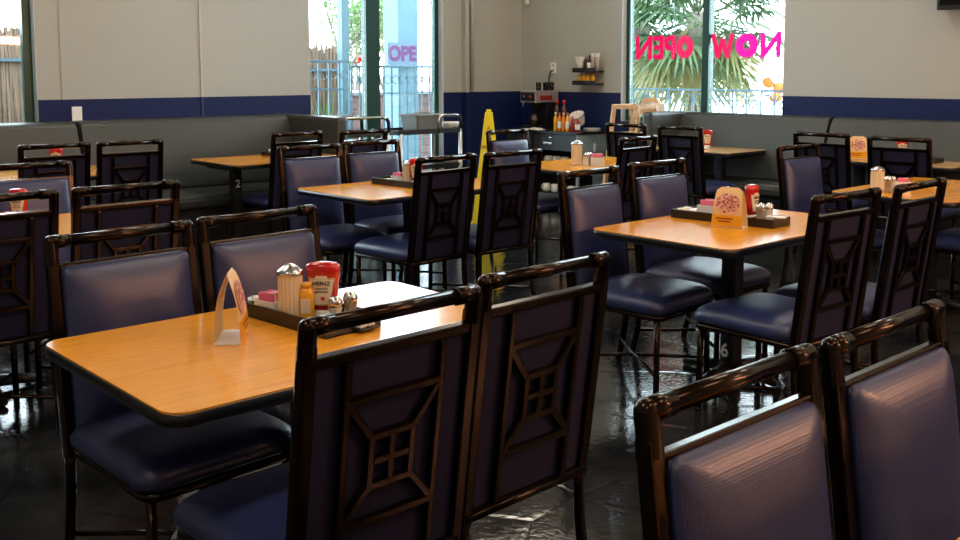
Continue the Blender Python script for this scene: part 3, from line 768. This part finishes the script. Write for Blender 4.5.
# coffee brewer
t = thing('coffee_brewer', 'black coffee brewer with steel-sided head in the room corner', 'coffee machine', (-8.06, 8.31, CZ))
def pb(name, c, d, m, bev=.006): q = MB(); q.box(c, d, bev=bev); return q.build(name, m, t)
pb('base', (0, 0, .02), (.24, .38, .04), BLACKP); pb('column', (.0, .10, .17), (.22, .16, .26), BLACKP)
pb('brew_head', (0, 0, .375), (.25, .38, .135), mat('warm_steel', (.50, .46, .44), .3, metal=.6))
pb('control_panel', (0, -.194, .375), (.22, .01, .10), BLACKP)
pb('label_strip', (.1275, -.02, .36), (.006, .20, .055), DKRED, .002)
for k in (-1, 1): MB().lathe([(.013, 0), (.012, .014), (0, .015)], n=12).build('knob', REDCAP if k > 0 else CHROME, t).matrix_local = frame_mat((1, 0, 0), (0, 0, 1), (k*.05, -.199, .375))
MB().lathe([(.025, .24), (.055, .28), (.06, .305), (0, .305)], (0, -.08, 0)).build('filter_funnel', BLACKP, t)
MB().lathe([(.06, .04), (.072, .06), (.07, .12), (.045, .16), (.04, .18), (.03, .181), (0, .18)], (0, -.08, 0)).build('carafe', mat('dark_coffee_glass', (.01, .006, .004), .08, coat=.5), t)
MB().tube([(-.03, -.20, .315), (-.03, -.24, .30), (-.03, -.24, .25)], .008, 8).build('water_tap', CHROME, t)
for i, (p_, yy, nm) in enumerate(((538.5, 8.19, 'left'), (545.5, 8.30, 'middle'), (551.5, 8.42, 'right'))):
    g = thing('drinking_glass', 'small clear glass on top of the coffee brewer, %s of three' % nm, 'glass', (on_y(p_, yy, 88), yy, CZ+.443), 0, 'glasses on the coffee brewer')
    MB().lathe([(.026, 0), (.028, .002), (.031, .095), (.028, .095), (.025, .008), (0, .008)], n=18).build('cup', glass_mat('tumbler_glass_%s' % 'abc'[i], (.42, .45, .46)), g)
# bottles and things on the counter
for k, (p_, yy, nm) in enumerate(((557, 8.30, 'left'), (564, 8.30, 'right'))):
    bottle_on('ketchup_bottle', on_y(p_, yy, 110), yy, CZ, .34, .042, BROWN, REDCAP, 'tall bottle with bright red cap behind the sauce bottles, %s one' % nm, 'bottle', 'red-capped bottles on the counter')
cols = [(YEL, WHITEP, 'yellow sauce bottle at the left of the counter row', 555.5), (ORANGE, REDCAP, 'orange sauce bottle second in the counter row', 559.5), (ORANGE, WHITEP, 'orange sauce bottle with white cap in the middle of the counter row', 563.5),
        (YEL, ORANGE, 'amber sauce bottle with orange cap on the counter', 567.5), (DKRED, REDCAP, 'dark red ketchup bottle on the counter beside the amber one', 572.5), (DKRED, WHITEP, 'dark red bottle with white cap at the right of the counter row', 577.5)]
for k, (m_, c_, lb, p_) in enumerate(cols): bottle_on('sauce_bottle', on_y(p_, 8.10, 125), 8.10, CZ, .21 if k < 4 else .17, .0215 if k < 4 else .027, m_, c_, lb, 'bottle', 'sauce bottles on the coffee counter', WHITEP if k in (1, 3, 5) else None)
t = thing('coffee_filters', 'loose pile of white coffee filters behind the sauce bottles', 'coffee filters', (on_y(578, 8.36, 118), 8.36, CZ))
for k, (dx, dz, tl) in enumerate(((-.06, .0, .3), (.05, .01, -.4), (.0, .07, .1))):
    mb = MB(); n = 28
    A = [mb.bm.verts.new((.045*math.cos(2*PI*i/n), .045*math.sin(2*PI*i/n), 0)) for i in range(n)]
    B = [mb.bm.verts.new(((.085+(.008 if i % 2 else -.008))*math.cos(2*PI*i/n), (.085+(.008 if i % 2 else -.008))*math.sin(2*PI*i/n), .07)) for i in range(n)]
    for i in range(n): mb.bm.faces.new((A[i], A[(i+1) % n], B[(i+1) % n], B[i]))
    mb.bm.faces.new(A); o = mb.build('paper_filter', PAPER, t); o.location = (dx, 0, dz+.05); o.rotation_euler = (.5, tl, 0)
t = thing('plate_stack', 'stack of white plates at the right end of the coffee counter', 'plates', (on_y(592, 8.26, 125), 8.26, CZ))
for k in range(3): MB().lathe([(.05, .012*k), (.065, .012*k+.003), (.098, .012*k+.016), (.100, .012*k+.018), (.065, .012*k+.008), (0, .012*k+.007)], n=28).build('plate', WHITE, t)
t = thing('serving_board', 'flat white tray at the left end of the coffee counter', 'tray', (-7.93, 8.055, CZ))
m = MB(); m.box((0, .02, .006), (.30, .09, .012), bev=.004); m.build('board', WHITEP, t); m = MB(); m.box((0.05, .02, .018), (.14, .06, .012), bev=.004); m.build('folded_cloth', PAPER, t)
def mug(x, y, z, label, group, deg=200):
    g = thing('coffee_mug', label, 'mug', (x, y, z), math.radians(deg), group)
    MB().lathe([(.030, 0), (.036, .004), (.041, .03), (.042, .088), (.038, .088), (.036, .02), (0, .012)], n=20).build('cup', WHITE, g)
    MB().tube([(.040, 0, .07), (.060, 0, .068), (.066, 0, .045), (.058, 0, .025), (.040, 0, .02)], .006, 8).build('handle', WHITE, g)
for k, nm in enumerate(('left', 'middle', 'right')): mug(-7.72+k*.12, 8.12, .461, 'white coffee mug on the upper inner shelf of the coffee counter, %s one' % nm, 'mugs inside the counter', 190)
for k, nm in enumerate(('leftmost', 'second from left', 'second from right', 'rightmost')): mug(-7.76+k*.13, 8.12, .141, 'white coffee mug on the bottom shelf of the coffee counter, %s' % nm, 'mugs on the bottom counter shelf', 190)

# ------------------------------------------------------------------ yellow cone sign
t = thing('wet_floor_cone', 'tall yellow four-sided caution cone standing before the blue wall', 'caution sign', (-6.94, 6.46, 0), math.radians(47))
mb = MB()
b4 = [(-.165, -.165), (.165, -.165), (.165, .165), (-.165, .165)]; t4 = [(-.035, -.035), (.035, -.035), (.035, .035), (-.035, .035)]
A = [mb.bm.verts.new((x, y, .03)) for x, y in b4]; B = [mb.bm.verts.new((x, y, 1.12)) for x, y in t4]
for k in range(4): mb.bm.faces.new((A[k], A[(k+1) % 4], B[(k+1) % 4], B[k]))
mb.bm.faces.new(A[::-1]); mb.bm.faces.new(B)
bmesh.ops.bevel(mb.bm, geom=mb.bm.edges[:], offset=.012, segments=2, affect='EDGES'); mb.build('cone', YSIGN, t)
m = MB(); m.box((0, 0, .016), (.35, .35, .03), bev=.008); m.build('base', YSIGN, t)
m = MB(); m.box((0, 0, 1.125), (.05, .05, .02), bev=.004); m.build('top_cap', YSIGN, t)
ml = math.atan2(.130, 1.09)
def onface(z, o=.002): return Vector((0, -(.165-(.130)*(z-.03)/1.09)-o, z))
text_obj('lettering', 'CAUTION', .040, INK, frame_mat((1, 0, 0), (0, math.sin(ml), math.cos(ml)), onface(.78)), t, offset=.001)
mb = MB(); mb.tube([onface(.93)+Vector((-.03, 0, -.03)), onface(.955)+Vector((0, 0, 0.02)), onface(.93)+Vector((.03, 0, -.03)), onface(.93)+Vector((-.03, 0, -.03))], .004, 6); mb.build('warning_triangle', INK, t)

# ------------------------------------------------------------------ service carts
def cart(y0, y1, label, short=False):
    cyy = (y0+y1)/2; x0, x1 = -8.36, -7.90; cx = (x0+x1)/2
    t = thing('service_cart', label, 'cart', (cx, cyy, 0), 0, 'steel service carts by the glass'); c = Vector((cx, cyy, 0)); D = (x1-x0)/2; L = (y1-y0)/2
    for sx in (-1, 1):
        for sy in (-1, 1):
            MB().tube([(sx*D, sy*(L-.06), .10), (sx*D, sy*(L-.06), .865)], .020, 10).build('leg', ALU, t)
            MB().lathe([(0, -.012), (.045, -.010), (.048, 0), (.045, .010), (0, .012)], n=18).build('caster', BLACKP, t).matrix_local = Matrix.Translation((sx*D, sy*(L-.06), .05)) @ Matrix.Rotation(PI/2, 4, 'Y')
    for z in (.16, .50, .865):
        m = MB(); m.box((0, 0, z), (2*D, 2*L-.06, .012), bev=.002)
        for sx in (-1, 1): m.box((sx*D, 0, z+.015), (.012, 2*L-.06, .05), bev=.002)
        for sy in (-1, 1): m.box((0, sy*(L-.035), z+.015), (2*D, .012, .05), bev=.002)
        m.build('shelf', BLACKP, t)
    for sx in (-1, 1):
        a0 = L-.36 if short else -L+.06
        MB().tube([(sx*D, a0, .86), (sx*D, a0, .99), (sx*D, a0+.03, 1.035), (sx*D, a0+.07, 1.045), (sx*D, L-.13, 1.045), (sx*D, L-.08, 1.035), (sx*D, L-.055, 1.0), (sx*D, L-.05, .86)], .016, 10).build('rail', CHROME, t)
        m = MB(); m.tube([(sx*D, L-.09, 1.038), (sx*D, L-.055, 1.0), (sx*D, L-.05, .90)], .019, 10); m.build('rail_grip', BLACKP, t)
    return t
cart(6.08, 7.0, 'steel service cart carrying a grey tub and white bowl, against the glass', True)
cart(5.24, 6.04, 'steel service cart with curved rail left of the one with the tub')
t = thing('bus_tub', 'grey plastic bus tub on the service cart', 'tub', (-8.13, on_x(422, -8.13, 120), .872))
mb = MB()
def tubring(w_, d_, z): return [mb.bm.verts.new((x, y, z)) for x, y in rrect(w_, d_, .04, 4)]
R_ = [tubring(.28, .32, 0), tubring(.33, .37, .165), tubring(.37, .41, .17), tubring(.37, .41, .18), tubring(.32, .36, .18), tubring(.27, .31, .01)]
for p, q in zip(R_, R_[1:]):
    for k in range(len(p)): mb.bm.faces.new((p[k], p[(k+1) % len(p)], q[(k+1) % len(q)], q[k]))
mb.bm.faces.new(R_[0][::-1]); mb.bm.faces.new(R_[-1]); mb.build('tub_body', GREYTUB, t)
t = thing('mixing_bowl', 'white bowl on the right end of the service cart', 'bowl', (-8.12, on_x(450, -8.12, 120), .872))
MB().lathe([(.045, 0), (.06, .004), (.095, .04), (.105, .085), (.100, .085), (.088, .04), (0, .012)], n=28).build('bowl', WHITE, t)

# ------------------------------------------------------------------ wooden high chairs
def highchair(x, y, deg, h, label):
    t = thing('high_chair', label, 'high chair', (x, y, 0), math.radians(deg), 'wooden high chairs')
    for sx in (-1, 1):
        for sy in (-1, 1): 
            m = MB(); m.bar((sx*.24, sy*.24, 0), (sx*.155, sy*.15, h), .032, .045, (1, 0, 0), .004); m.build('leg', WOODP, t)
        m = MB(); m.bar((sx*.155, -.18, h-.02), (sx*.155, .18, h-.02), .05, .028, (0, 0, 1), .006); m.build('arm', WOODP, t)
    m = MB(); m.box((0, 0, h-.30), (.31, .32, .02), bev=.004); m.build('seat', WOODP, t)
    m = MB(); m.box((0, .15, h-.06), (.33, .022, .10), bev=.006); m.build('back_rail', WOODP, t)
    m = MB(); m.box((0, -.16, h-.02), (.33, .03, .045), bev=.006); m.build('front_rail', WOODP, t)
    return t
highchair(on_y(635, 8.20, 110), 8.20, 0, 1.15, 'beech high chair left of the bench end')
t = thing('booster_seat', 'small wooden booster with curved top and white card on the window ledge', 'booster seat', (on_y(652, 8.50, 105), 8.50, 1.083))
mb = MB(); pts = [(-.15, 0), (-.15, .05), (-.09, .13), (.07, .13), (.14, .05), (.14, 0), (.09, 0), (.09, .04), (.05, .08), (-.07, .08), (-.10, .04), (-.10, 0)]
mb.prism(pts, -.02, .02, lambda a, b, c: Vector((a, c, b))); mb.build('back_board', WOODP, t)
m = MB(); m.box((.10, -.035, .035), (.19, .03, .09), bev=.006); m.build('white_card', WHITEP, t)

# ------------------------------------------------------------------ mirrored lettering on the glass
WL = mat('pink_red_window_paint', (.60, .01, .04), .4, emit=None)
n_, l_ = WL.node_tree.nodes, WL.node_tree.links
tr = n_.new('ShaderNodeBsdfTranslucent'); tr.inputs[0].default_value = (.26, .001, .025, 1); mx = n_.new('ShaderNodeMixShader'); mx.inputs[0].default_value = .75
l_.new(n_['Principled BSDF'].outputs[0], mx.inputs[1]); l_.new(tr.outputs[0], mx.inputs[2]); l_.new(mx.outputs[0], n_['Material Output'].inputs[0])
WP = mat('magenta_window_paint', (.85, .01, .25), .4); n_, l_ = WP.node_tree.nodes, WP.node_tree.links
tr = n_.new('ShaderNodeBsdfTranslucent'); tr.inputs[0].default_value = (.28, .001, .085, 1); mx = n_.new('ShaderNodeMixShader'); mx.inputs[0].default_value = .75
l_.new(n_['Principled BSDF'].outputs[0], mx.inputs[1]); l_.new(tr.outputs[0], mx.inputs[2]); l_.new(mx.outputs[0], n_['Material Output'].inputs[0])
yg = YW+TH-.05+.0060
wl = thing('window_lettering', 'pink and red mirrored letters reading NOW OPEN on the right window', 'window sign', (-6.0, yg, 1.75))
STROKES = {'N': [((.13, 0), (.10, 1)), ((.10, .95), (.88, .05)), ((.88, 0), (.90, 1))],
           'E': [((.14, 0), (.14, 1)), ((.1, .90), (.95, .92)), ((.1, .50), (.85, .50)), ((.1, .09), (.98, .08))],
           'P': [((.15, 0), (.15, 1)), ((.1, .90), (.75, .90)), ((.80, .92), (.80, .45)), ((.1, .46), (.75, .46))],
           'W': [((.06, 1), (.26, .03)), ((.26, .03), (.50, .78)), ((.50, .78), (.72, .03)), ((.72, .03), (.94, 1))]}
def letter(ch, x0, x1, m, z0=1.635, z1=1.872):
    W_, H_ = x1-x0, z1-z0; mb = MB(); th = min(.052, W_*.36)/2; cell = .0035
    def inside(x, z):
        if ch == 'O':
            u, v = (x-W_/2)/(W_/2), (z-H_/2)/(H_/2); return u*u+v*v < 1 and (u/.30)**2+(v/.34)**2 > 1
        for (a0, b0), (a1, b1) in STROKES[ch]:     # painted to be read from outside
            px_, pz_, qx, qz = (1-a0)*W_, b0*H_, (1-a1)*W_, b1*H_; dx, dz = qx-px_, qz-pz_
            k = ((x-px_)*dx+(z-pz_)*dz)/(dx*dx+dz*dz)
            if -.03 <= k <= 1.03 and abs((x-px_)*dz-(z-pz_)*dx)/math.hypot(dx, dz) < th: return True
        return False
    V = {}
    def vt(i, j):
        if (i, j) not in V: V[i, j] = mb.bm.verts.new((i*cell, 0, j*cell))
        return V[i, j]
    for i in range(-2, int(W_/cell)+3):
        for j in range(-2, int(H_/cell)+3):
            if inside((i+.5)*cell, (j+.5)*cell): mb.bm.faces.new((vt(i, j), vt(i+1, j), vt(i+1, j+1), vt(i, j+1)))
    o = mb.build('letter', m, wl); o.location = (x0+6.0, 0, z0-1.75); return o
k_ = (YW+TH-.05)/YW
for ch, p0, p1, m in (('N', 636, 652, WL), ('E', 653, 663, WL), ('P', 664, 675, WL), ('O', 676, 693.5, WL), ('W', 712, 733, WL), ('O', 735.5, 758, WP), ('N', 760.5, 781, WP)):
    xs = []
    for p in (p0, p1): xs.append(on_y(p, yg, 47))
    letter(ch, xs[0], xs[1], m)

# ------------------------------------------------------------------ outside
GR = mat('concrete_paving', (.16, .16, .16), .8, bump=('noise', 20, .01))
struct(MB().box((-17.5, 6, -.2), (18, 50, .1)).build('ground', GR)); struct(MB().box((2, 15.5, -.2), (21, 13, .1)).build('trim_11', GR))
REED = mat('reed_fence', (.40, .27, .17), .8); mixcol(REED, 'noise', 30, (.050, .029, .017), (.165, .105, .066), .3, .7, (1, 1, .12), detail=6)
def reed(x, y0, y1, z1, label):
    t = thing('reed_fence', label, 'fence', (x, (y0+y1)/2, -.15), 0, 'reed fences outside'); mb = MB(); y = y0; rnd = random.Random(int(y0*10))
    while y < y1:
        r = rnd.uniform(.012, .022); mb.tube([(rnd.uniform(-.02, .02), y-(y0+y1)/2, 0), (rnd.uniform(-.02, .02), y-(y0+y1)/2+rnd.uniform(-.015, .015), z1+.15+rnd.uniform(-.10, .03))], r, 5); y += r*.6
    mb.build('reeds', REED, t)
    m = MB(); m.box((.03, 0, (z1+.15)*.85), (.03, y1-y0, .03)); m.build('tie_rail', mat('blue_grey_metal', (.05, .11, .15), .5), t)
BLUEM = mat('blue_grey_metal', (.05, .11, .15), .5)
reed(-10.6, 1.0, 4.3, 1.93, 'brown reed fence seen through the far left window')
reed(-10.6, on_x(302, -10.6), on_x(337, -10.6), 1.82, 'brown reed fence seen at the left of the tall window')
def atp(px, py, dist):
    d = (px-480)/988.7; e = -(py-168.93)/988.7; v = r_*d+u_*e+fwd; return Vector((0, 0, CAMZ))+v*dist
b_ = atp(3, 90, 12.6); t = thing('yellow_ball', 'pale yellow ball ornament before the reed fence at the left edge', 'ball', b_)
MB().lathe([(0, -.06), (.035, -.05), (.058, -.02), (.06, .0), (.05, .035), (.02, .057), (0, .06)], n=16).build('ball', mat('pale_yellow', (.85, .80, .30), .5), t)
MB().tube([(0, 0, -.06), (0, 0, -b_.z-.15)], .008, 6).build('stake', BLUEM, t)
# metal railing outside the tall window
t = thing('metal_railing', 'blue-grey metal railing with scrolls outside the tall window', 'railing', (-9.9, 7.4, -.15)); c = Vector((-9.9, 7.4, -.15))
def rail_seg(y0, y1, z1, n):
    mb = MB(); mb.bar((0, y0-7.4, z1+.15), (0, y1-7.4, z1+.15), .03, .03, (1, 0, 0)); mb.bar((0, y0-7.4, .30), (0, y1-7.4, .30), .03, .03, (1, 0, 0)); mb.bar((0, y0-7.4, z1-.18), (0, y1-7.4, z1-.18), .02, .02, (1, 0, 0)); mb.build('rail', BLUEM, t)
    for k in range(n+1):
        y = y0+(y1-y0)*k/n-7.4; q = MB(); q.bar((0, y, 0), (0, y, z1+.15), .018, .018, (1, 0, 0), .002); q.build('baluster', BLUEM, t)
    q = MB()
    for k in range(n):
        y = y0+(y1-y0)*(k+.5)/n-7.4; q.tube([(0, y+.05*math.cos(a*PI/6), z1-.01+.05*math.sin(a*PI/6)) for a in range(13)], .006, 5)
    q.build('scroll', BLUEM, t)
y1_ = on_x(349, -9.9); rail_seg(5.9, y1_, 1.62, 7); rail_seg(y1_+.03, 8.9, 1.56, 16)
t = thing('blue_post', 'pale blue square post outside the left pane of the tall window', 'post', (-10.25, on_x(343.5, -10.25), -.15))
m = MB(); m.box((0, 0, 1.4), (.11, .11, 2.8), bev=.004); m.build('post', mat('pale_blue_paint', (.065, .135, .17), .5), t)
m = MB(); m.box((0, 0, .05), (.2, .2, .1), bev=.006); m.build('foot', MATS['pale_blue_paint'], t)
t = thing('blue_pillar', 'wide pale blue pillar outside the right pane of the tall window', 'pillar', (-11.2, on_x(401, -11.2), -.15))
m = MB(); m.box((0, 0, 1.38), (.34, .36, 2.76), bev=.01); m.build('shaft', MATS['pale_blue_paint'], t)
m = MB(); m.box((0, 0, .1), (.55, .55, .2), bev=.01); m.build('plinth', mat('white_masonry', (.75, .75, .73), .7), t)
sg = thing('letter_reflection', 'reflected purple letters modelled on an added banner on the pillar outside the tall window', 'sign', (-10.965, on_x(402, -10.965), 1.74))  # reflection of lettering in the glass, modelled as solid letters on an added board
m = MB(); m.box((0, 0, 0), (.02, .50, .32), bev=.003); m.build('backing', mat('reflection_backing', (.075, .12, .17), .6), sg)
text_obj('lettering', 'OPE', .27, mat('purple_reflection', (.07, .01, .08), .5), frame_mat((0, 1, 0), (0, 0, 1), (.0115, 0, 0)), sg, offset=.014)
BRICK = mat('red_brick', (.30, .12, .08), .85)
n_, l_ = BRICK.node_tree.nodes, BRICK.node_tree.links; bt = n_.new('ShaderNodeTexBrick'); tc = n_.new('ShaderNodeTexCoord'); mp = n_.new('ShaderNodeMapping'); mp.inputs['Rotation'].default_value = (PI/2, 0, PI/2)
bt.inputs['Color1'].default_value = (.09, .035, .028, 1); bt.inputs['Color2'].default_value = (.13, .065, .045, 1); bt.inputs['Mortar'].default_value = (.13, .12, .115, 1); bt.inputs['Scale'].default_value = 4.5
cmb = n_.new('ShaderNodeSeparateXYZ'); cm2 = n_.new('ShaderNodeCombineXYZ')
l_.new(tc.outputs['Object'], cmb.inputs[0]); l_.new(cmb.outputs[1], cm2.inputs[0]); l_.new(cmb.outputs[2], cm2.inputs[1]); l_.new(cm2.outputs[0], bt.inputs['Vector']); l_.new(bt.outputs[0], n_['Principled BSDF'].inputs['Base Color'])
def blk(name, label, cat, c, d, m, part): t = thing(name, label, cat, (c[0], c[1], c[2]-d[2]/2)); q = MB(); q.box((0, 0, d[2]/2), d, bev=.01); q.build(part, m, t); q = MB(); q.box((0, 0, d[2]+.03), (d[0]+.08, d[1]+.04, .06), bev=.008); q.build('coping', MATS['white_masonry'], t); return t
blk('brick_wall', 'low brick wall beyond the railing outside the tall window', 'wall', (-12.4, 10.4, .50), (.25, 3.6, 1.3), BRICK, 'brickwork')
# trees
LEAF = mat('light_green_leaf', (.09, .16, .05), .6); LEAF2 = mat('olive_leaf', (.14, .21, .075), .6)
BARK = mat('grey_bark', (.16, .13, .11), .8, bump=('noise', 30, .01))
def tree(x, y, label, seed, lean=0., h=2.0, leaf=LEAF, spread=1.2, nl=1500):
    t = thing('garden_tree', label, 'tree', (x, y, -.15), 0, 'trees outside the tall window'); rnd = random.Random(seed); mb = MB(); ends = []
    def br(p, d, L, r, lv):
        q = p+d*L; mid = (p+q)/2+Vector((rnd.uniform(-.06, .06), rnd.uniform(-.06, .06), 0))*L
        mb.tube([p, mid, q], [r, r*.8, r*.62], 6)
        if lv == 0: ends.append(q); return
        for _ in range(3 if lv > 1 else 2):
            nd = (d+Vector((rnd.uniform(-.8, .8), rnd.uniform(-.8, .8), rnd.uniform(-.05, .5)))).normalized(); br(q, nd, L*rnd.uniform(.6, .8), r*.6, lv-1); 
        ends.append(q)
    br(Vector((0, 0, 0)), Vector((0, lean, 1)).normalized(), h*.55, .075, 4); mb.build('trunk', BARK, t)
    lf = MB(); vv = lf.bm
    for _ in range(nl):
        c = rnd.choice(ends)+Vector([rnd.gauss(0, .16) for _ in range(3)]); a = Vector([rnd.gauss(0, 1) for _ in range(3)]).normalized(); b = a.orthogonal().normalized()
        vv.faces.new([vv.verts.new(c+a*.05), vv.verts.new(c+b*.018), vv.verts.new(c-a*.05), vv.verts.new(c-b*.018)])
    lf.build('leaves', leaf, t)
tree(-13.2, on_x(316, -13.2), 'leafy tree beyond the left pane of the tall window', 5, .1)
tree(-16.2, on_x(355, -16.2), 'thin pale tree behind the blue post', 11, 0, 1.9, LEAF2, 1, 900)
tree(-18.5, on_x(384, -18.5), 'bare-branched tree right of the dark mullion', 21, 0, 2.0, LEAF2, 1, 120)
t = thing('red_flowers', 'small cluster of red flowers on the railing outside', 'flowers', (-9.86, on_x(361, -9.86), 1.64)); rnd = random.Random(2)
for k in range(9): q = MB(); q.lathe([(0, -.022), (.02, -.014), (.03, .004), (.022, .02), (0, .026)], n=8); o = q.build('flower', REDCAP, t); o.location = (rnd.uniform(-.02, .04), rnd.uniform(-.09, .09), rnd.uniform(-.03, .05))
MB().tube([(0, 0, 0), (.03, 0, -.06), (.04, 0, -1.74)], .005, 5).build('stem', LEAF, t)
t = thing('garden_plant', 'upright green plant at the foot of the railing outside', 'plant', (-10.25, on_x(338, -10.25)-.16, -.15)); mb = MB()
for k in range(40):
    a = rnd.uniform(0, 2*PI); R0 = rnd.uniform(.05, .28); h = rnd.uniform(.9, 1.45)
    p = [Vector((R0*math.cos(a)*u*u, R0*math.sin(a)*u*u, h*u)) for u in (0, .35, .7, 1)]; w_ = Vector((-math.sin(a), math.cos(a), 0))*.018
    L_ = [mb.bm.verts.new(q-w_*s) for q, s in zip(p, (.6, 1, .8, .05))]; R2 = [mb.bm.verts.new(q+w_*s) for q, s in zip(p, (.6, 1, .8, .05))]
    for i in range(3): mb.bm.faces.new((L_[i], L_[i+1], R2[i+1], R2[i]))
mb.build('leaves', LEAF, t)

# palm beyond the right window
PALM = mat('palm_green', (.13, .26, .10), .5); mixcol(PALM, 'noise', 2.2, (.028, .075, .032), (.12, .19, .075), .35, .7, coord='Object')
PALMY = mat('palm_yellow', (.50, .48, .16), .5); mixcol(PALMY, 'noise', 2.2, (.12, .16, .05), (.31, .26, .09), .3, .65, coord='Object')
for m_ in (PALM, PALMY, LEAF, LEAF2):
    n_, l_ = m_.node_tree.nodes, m_.node_tree.links; p_ = n_['Principled BSDF']; tr = n_.new('ShaderNodeBsdfTranslucent'); mx = n_.new('ShaderNodeMixShader'); mx.inputs[0].default_value = .35
    src = p_.inputs['Base Color'].links
    if src: l_.new(src[0].from_socket, tr.inputs[0])
    else: tr.inputs[0].default_value = p_.inputs['Base Color'].default_value
    l_.new(p_.outputs[0], mx.inputs[1]); l_.new(tr.outputs[0], mx.inputs[2]); l_.new(mx.outputs[0], n_['Material Output'].inputs[0])
def palm(x, y, base, top, label, seed, nf=46):
    t = thing('palm_tree', label, 'palm', (x, y, base), 0, 'palms outside the lettered window'); rnd = random.Random(seed); H = top-base
    tk = MB(); tk.tube([(0, 0, H*k/10) for k in range(11)], [.20-.006*k+(.012 if k % 2 else 0) for k in range(11)], 12); tk.build('trunk', BARK, t)
    for k in range(nf):
        az = k*2.39996+rnd.uniform(-.2, .2); el = math.radians(75-135*(k+.5)/nf+rnd.uniform(-8, 8))
        d = Vector((math.cos(az)*math.cos(el), math.sin(az)*math.cos(el), math.sin(el))); o = Vector((0, 0, H-.1)); L = rnd.uniform(.6, .95)
        p1 = o+d*L; mb = MB(); mb.tube([o, o+d*L*.5+Vector((0, 0, .02)), p1], [.016, .012, .009], 5)
        side = d.cross(Vector((0, 0, 1))).normalized(); upv = side.cross(d); nb = 30
        for j in range(nb):
            a = math.radians(-115+230*j/(nb-1)); dd = (d*math.cos(a)+side*math.sin(a)).normalized(); bl = rnd.uniform(.75, .98)*(1-.25*abs(a)/2)
            w_ = dd.cross(upv).normalized()*.024; drp = Vector((0, 0, -1))*bl*rnd.uniform(.12, .35)
            pts = [p1, p1+dd*bl*.5+upv*.02+drp*.18, p1+dd*bl*.8+drp*.6, p1+dd*bl+drp*1.15]; ws = (.25, 1., .6, .05)
            A = [mb.bm.verts.new(p-w_*s) for p, s in zip(pts, ws)]; B = [mb.bm.verts.new(p+w_*s) for p, s in zip(pts, ws)]
            for i in range(3): mb.bm.faces.new((A[i], A[i+1], B[i+1], B[i]))
        mb.build('frond', PALMY if (el < math.radians(-22) and rnd.random() < .75) else PALM, t)
palm(on_y(698, 11.6, 20), 11.6, -.15, 2.32, 'large fan palm filling the left pane of the lettered window', 4)
palm(on_y(640, 13.2, 20), 13.2, -.15, 2.45, 'fan palm behind the larger one, toward the left frame of the lettered window', 9, 44)
t = thing('ornamental_railing', 'blue ornamental scroll railing outside the lettered window', 'railing', (-7.2, 10.3, -.15))
mb = MB()
for z in (.80, 1.14, 1.42): mb.bar((-2.4, 0, z), (3.2, 0, z), .022, .022, (0, 1, 0))
mb.build('rail', BLUEM, t)
for k in range(30): q = MB(); q.bar((-2.4+k*.19, 0, 0), (-2.4+k*.19, 0, 1.43), .016, .016, (0, 1, 0), .002); q.build('baluster', BLUEM, t)
for k in range(29):
    q = MB(); cx = -2.4+(k+.5)*.19; q.tube([(cx+(.012+.0055*a)*math.cos(a*.55)*(1 if k % 2 else -1), 0, 1.28+(.012+.0055*a)*math.sin(a*.55)) for a in range(16)], .008, 5); q.build('scroll', BLUEM, t)
b_ = atp(775, 88, 12.8); t = thing('orange_pinwheel', 'orange and white ornament outside the lettered window at its right edge', 'ornament', b_)
for k in range(5):
    q = MB(); a = k*2*PI/5; q.lathe([(0, 0), (.05, .01), (.065, .02), (.05, .03), (0, .035)], (0, 0, 0), 12, 1, .7); o = q.build('petal', ORANGE if k % 2 == 0 else WHITEP, t); o.rotation_euler = (PI/2, 0, 0); o.location = (.09*math.cos(a), 0, .12*math.sin(a)); o.scale = (1.6,)*3
MB().tube([(0, 0, 0), (0, .02, -b_.z-.15)], .01, 6).build('stake', BLUEM, t)
def hedge(loc, d, label, seed, nl):
    t = thing('garden_shrub', label, 'shrub', loc, 0, 'shrubs outside'); rnd = random.Random(seed); lf = MB(); vv = lf.bm
    for _ in range(nl):
        while True:
            p = Vector([rnd.uniform(-1, 1) for _ in range(3)])
            if p.length < 1: break
        c = Vector((p.x*d[0], p.y*d[1], d[2]+p.z*d[2])); a = Vector([rnd.gauss(0, 1) for _ in range(3)]).normalized(); b = a.orthogonal().normalized()
        vv.faces.new([vv.verts.new(c+a*.06), vv.verts.new(c+b*.025), vv.verts.new(c-a*.06), vv.verts.new(c-b*.025)])
    lf.build('leaves', LEAF2, t); s = MB()
    for k in range(5): s.tube([(rnd.uniform(-.1, .1), 0, 0), (rnd.uniform(-.5, .5)*d[0], 0, d[2])], .012, 5)
    s.build('stem', BARK, t)
hedge((-9.4, 12.6, -.15), (1.2, .4, .5), 'light green shrub behind the ornamental railing', 8, 1500)
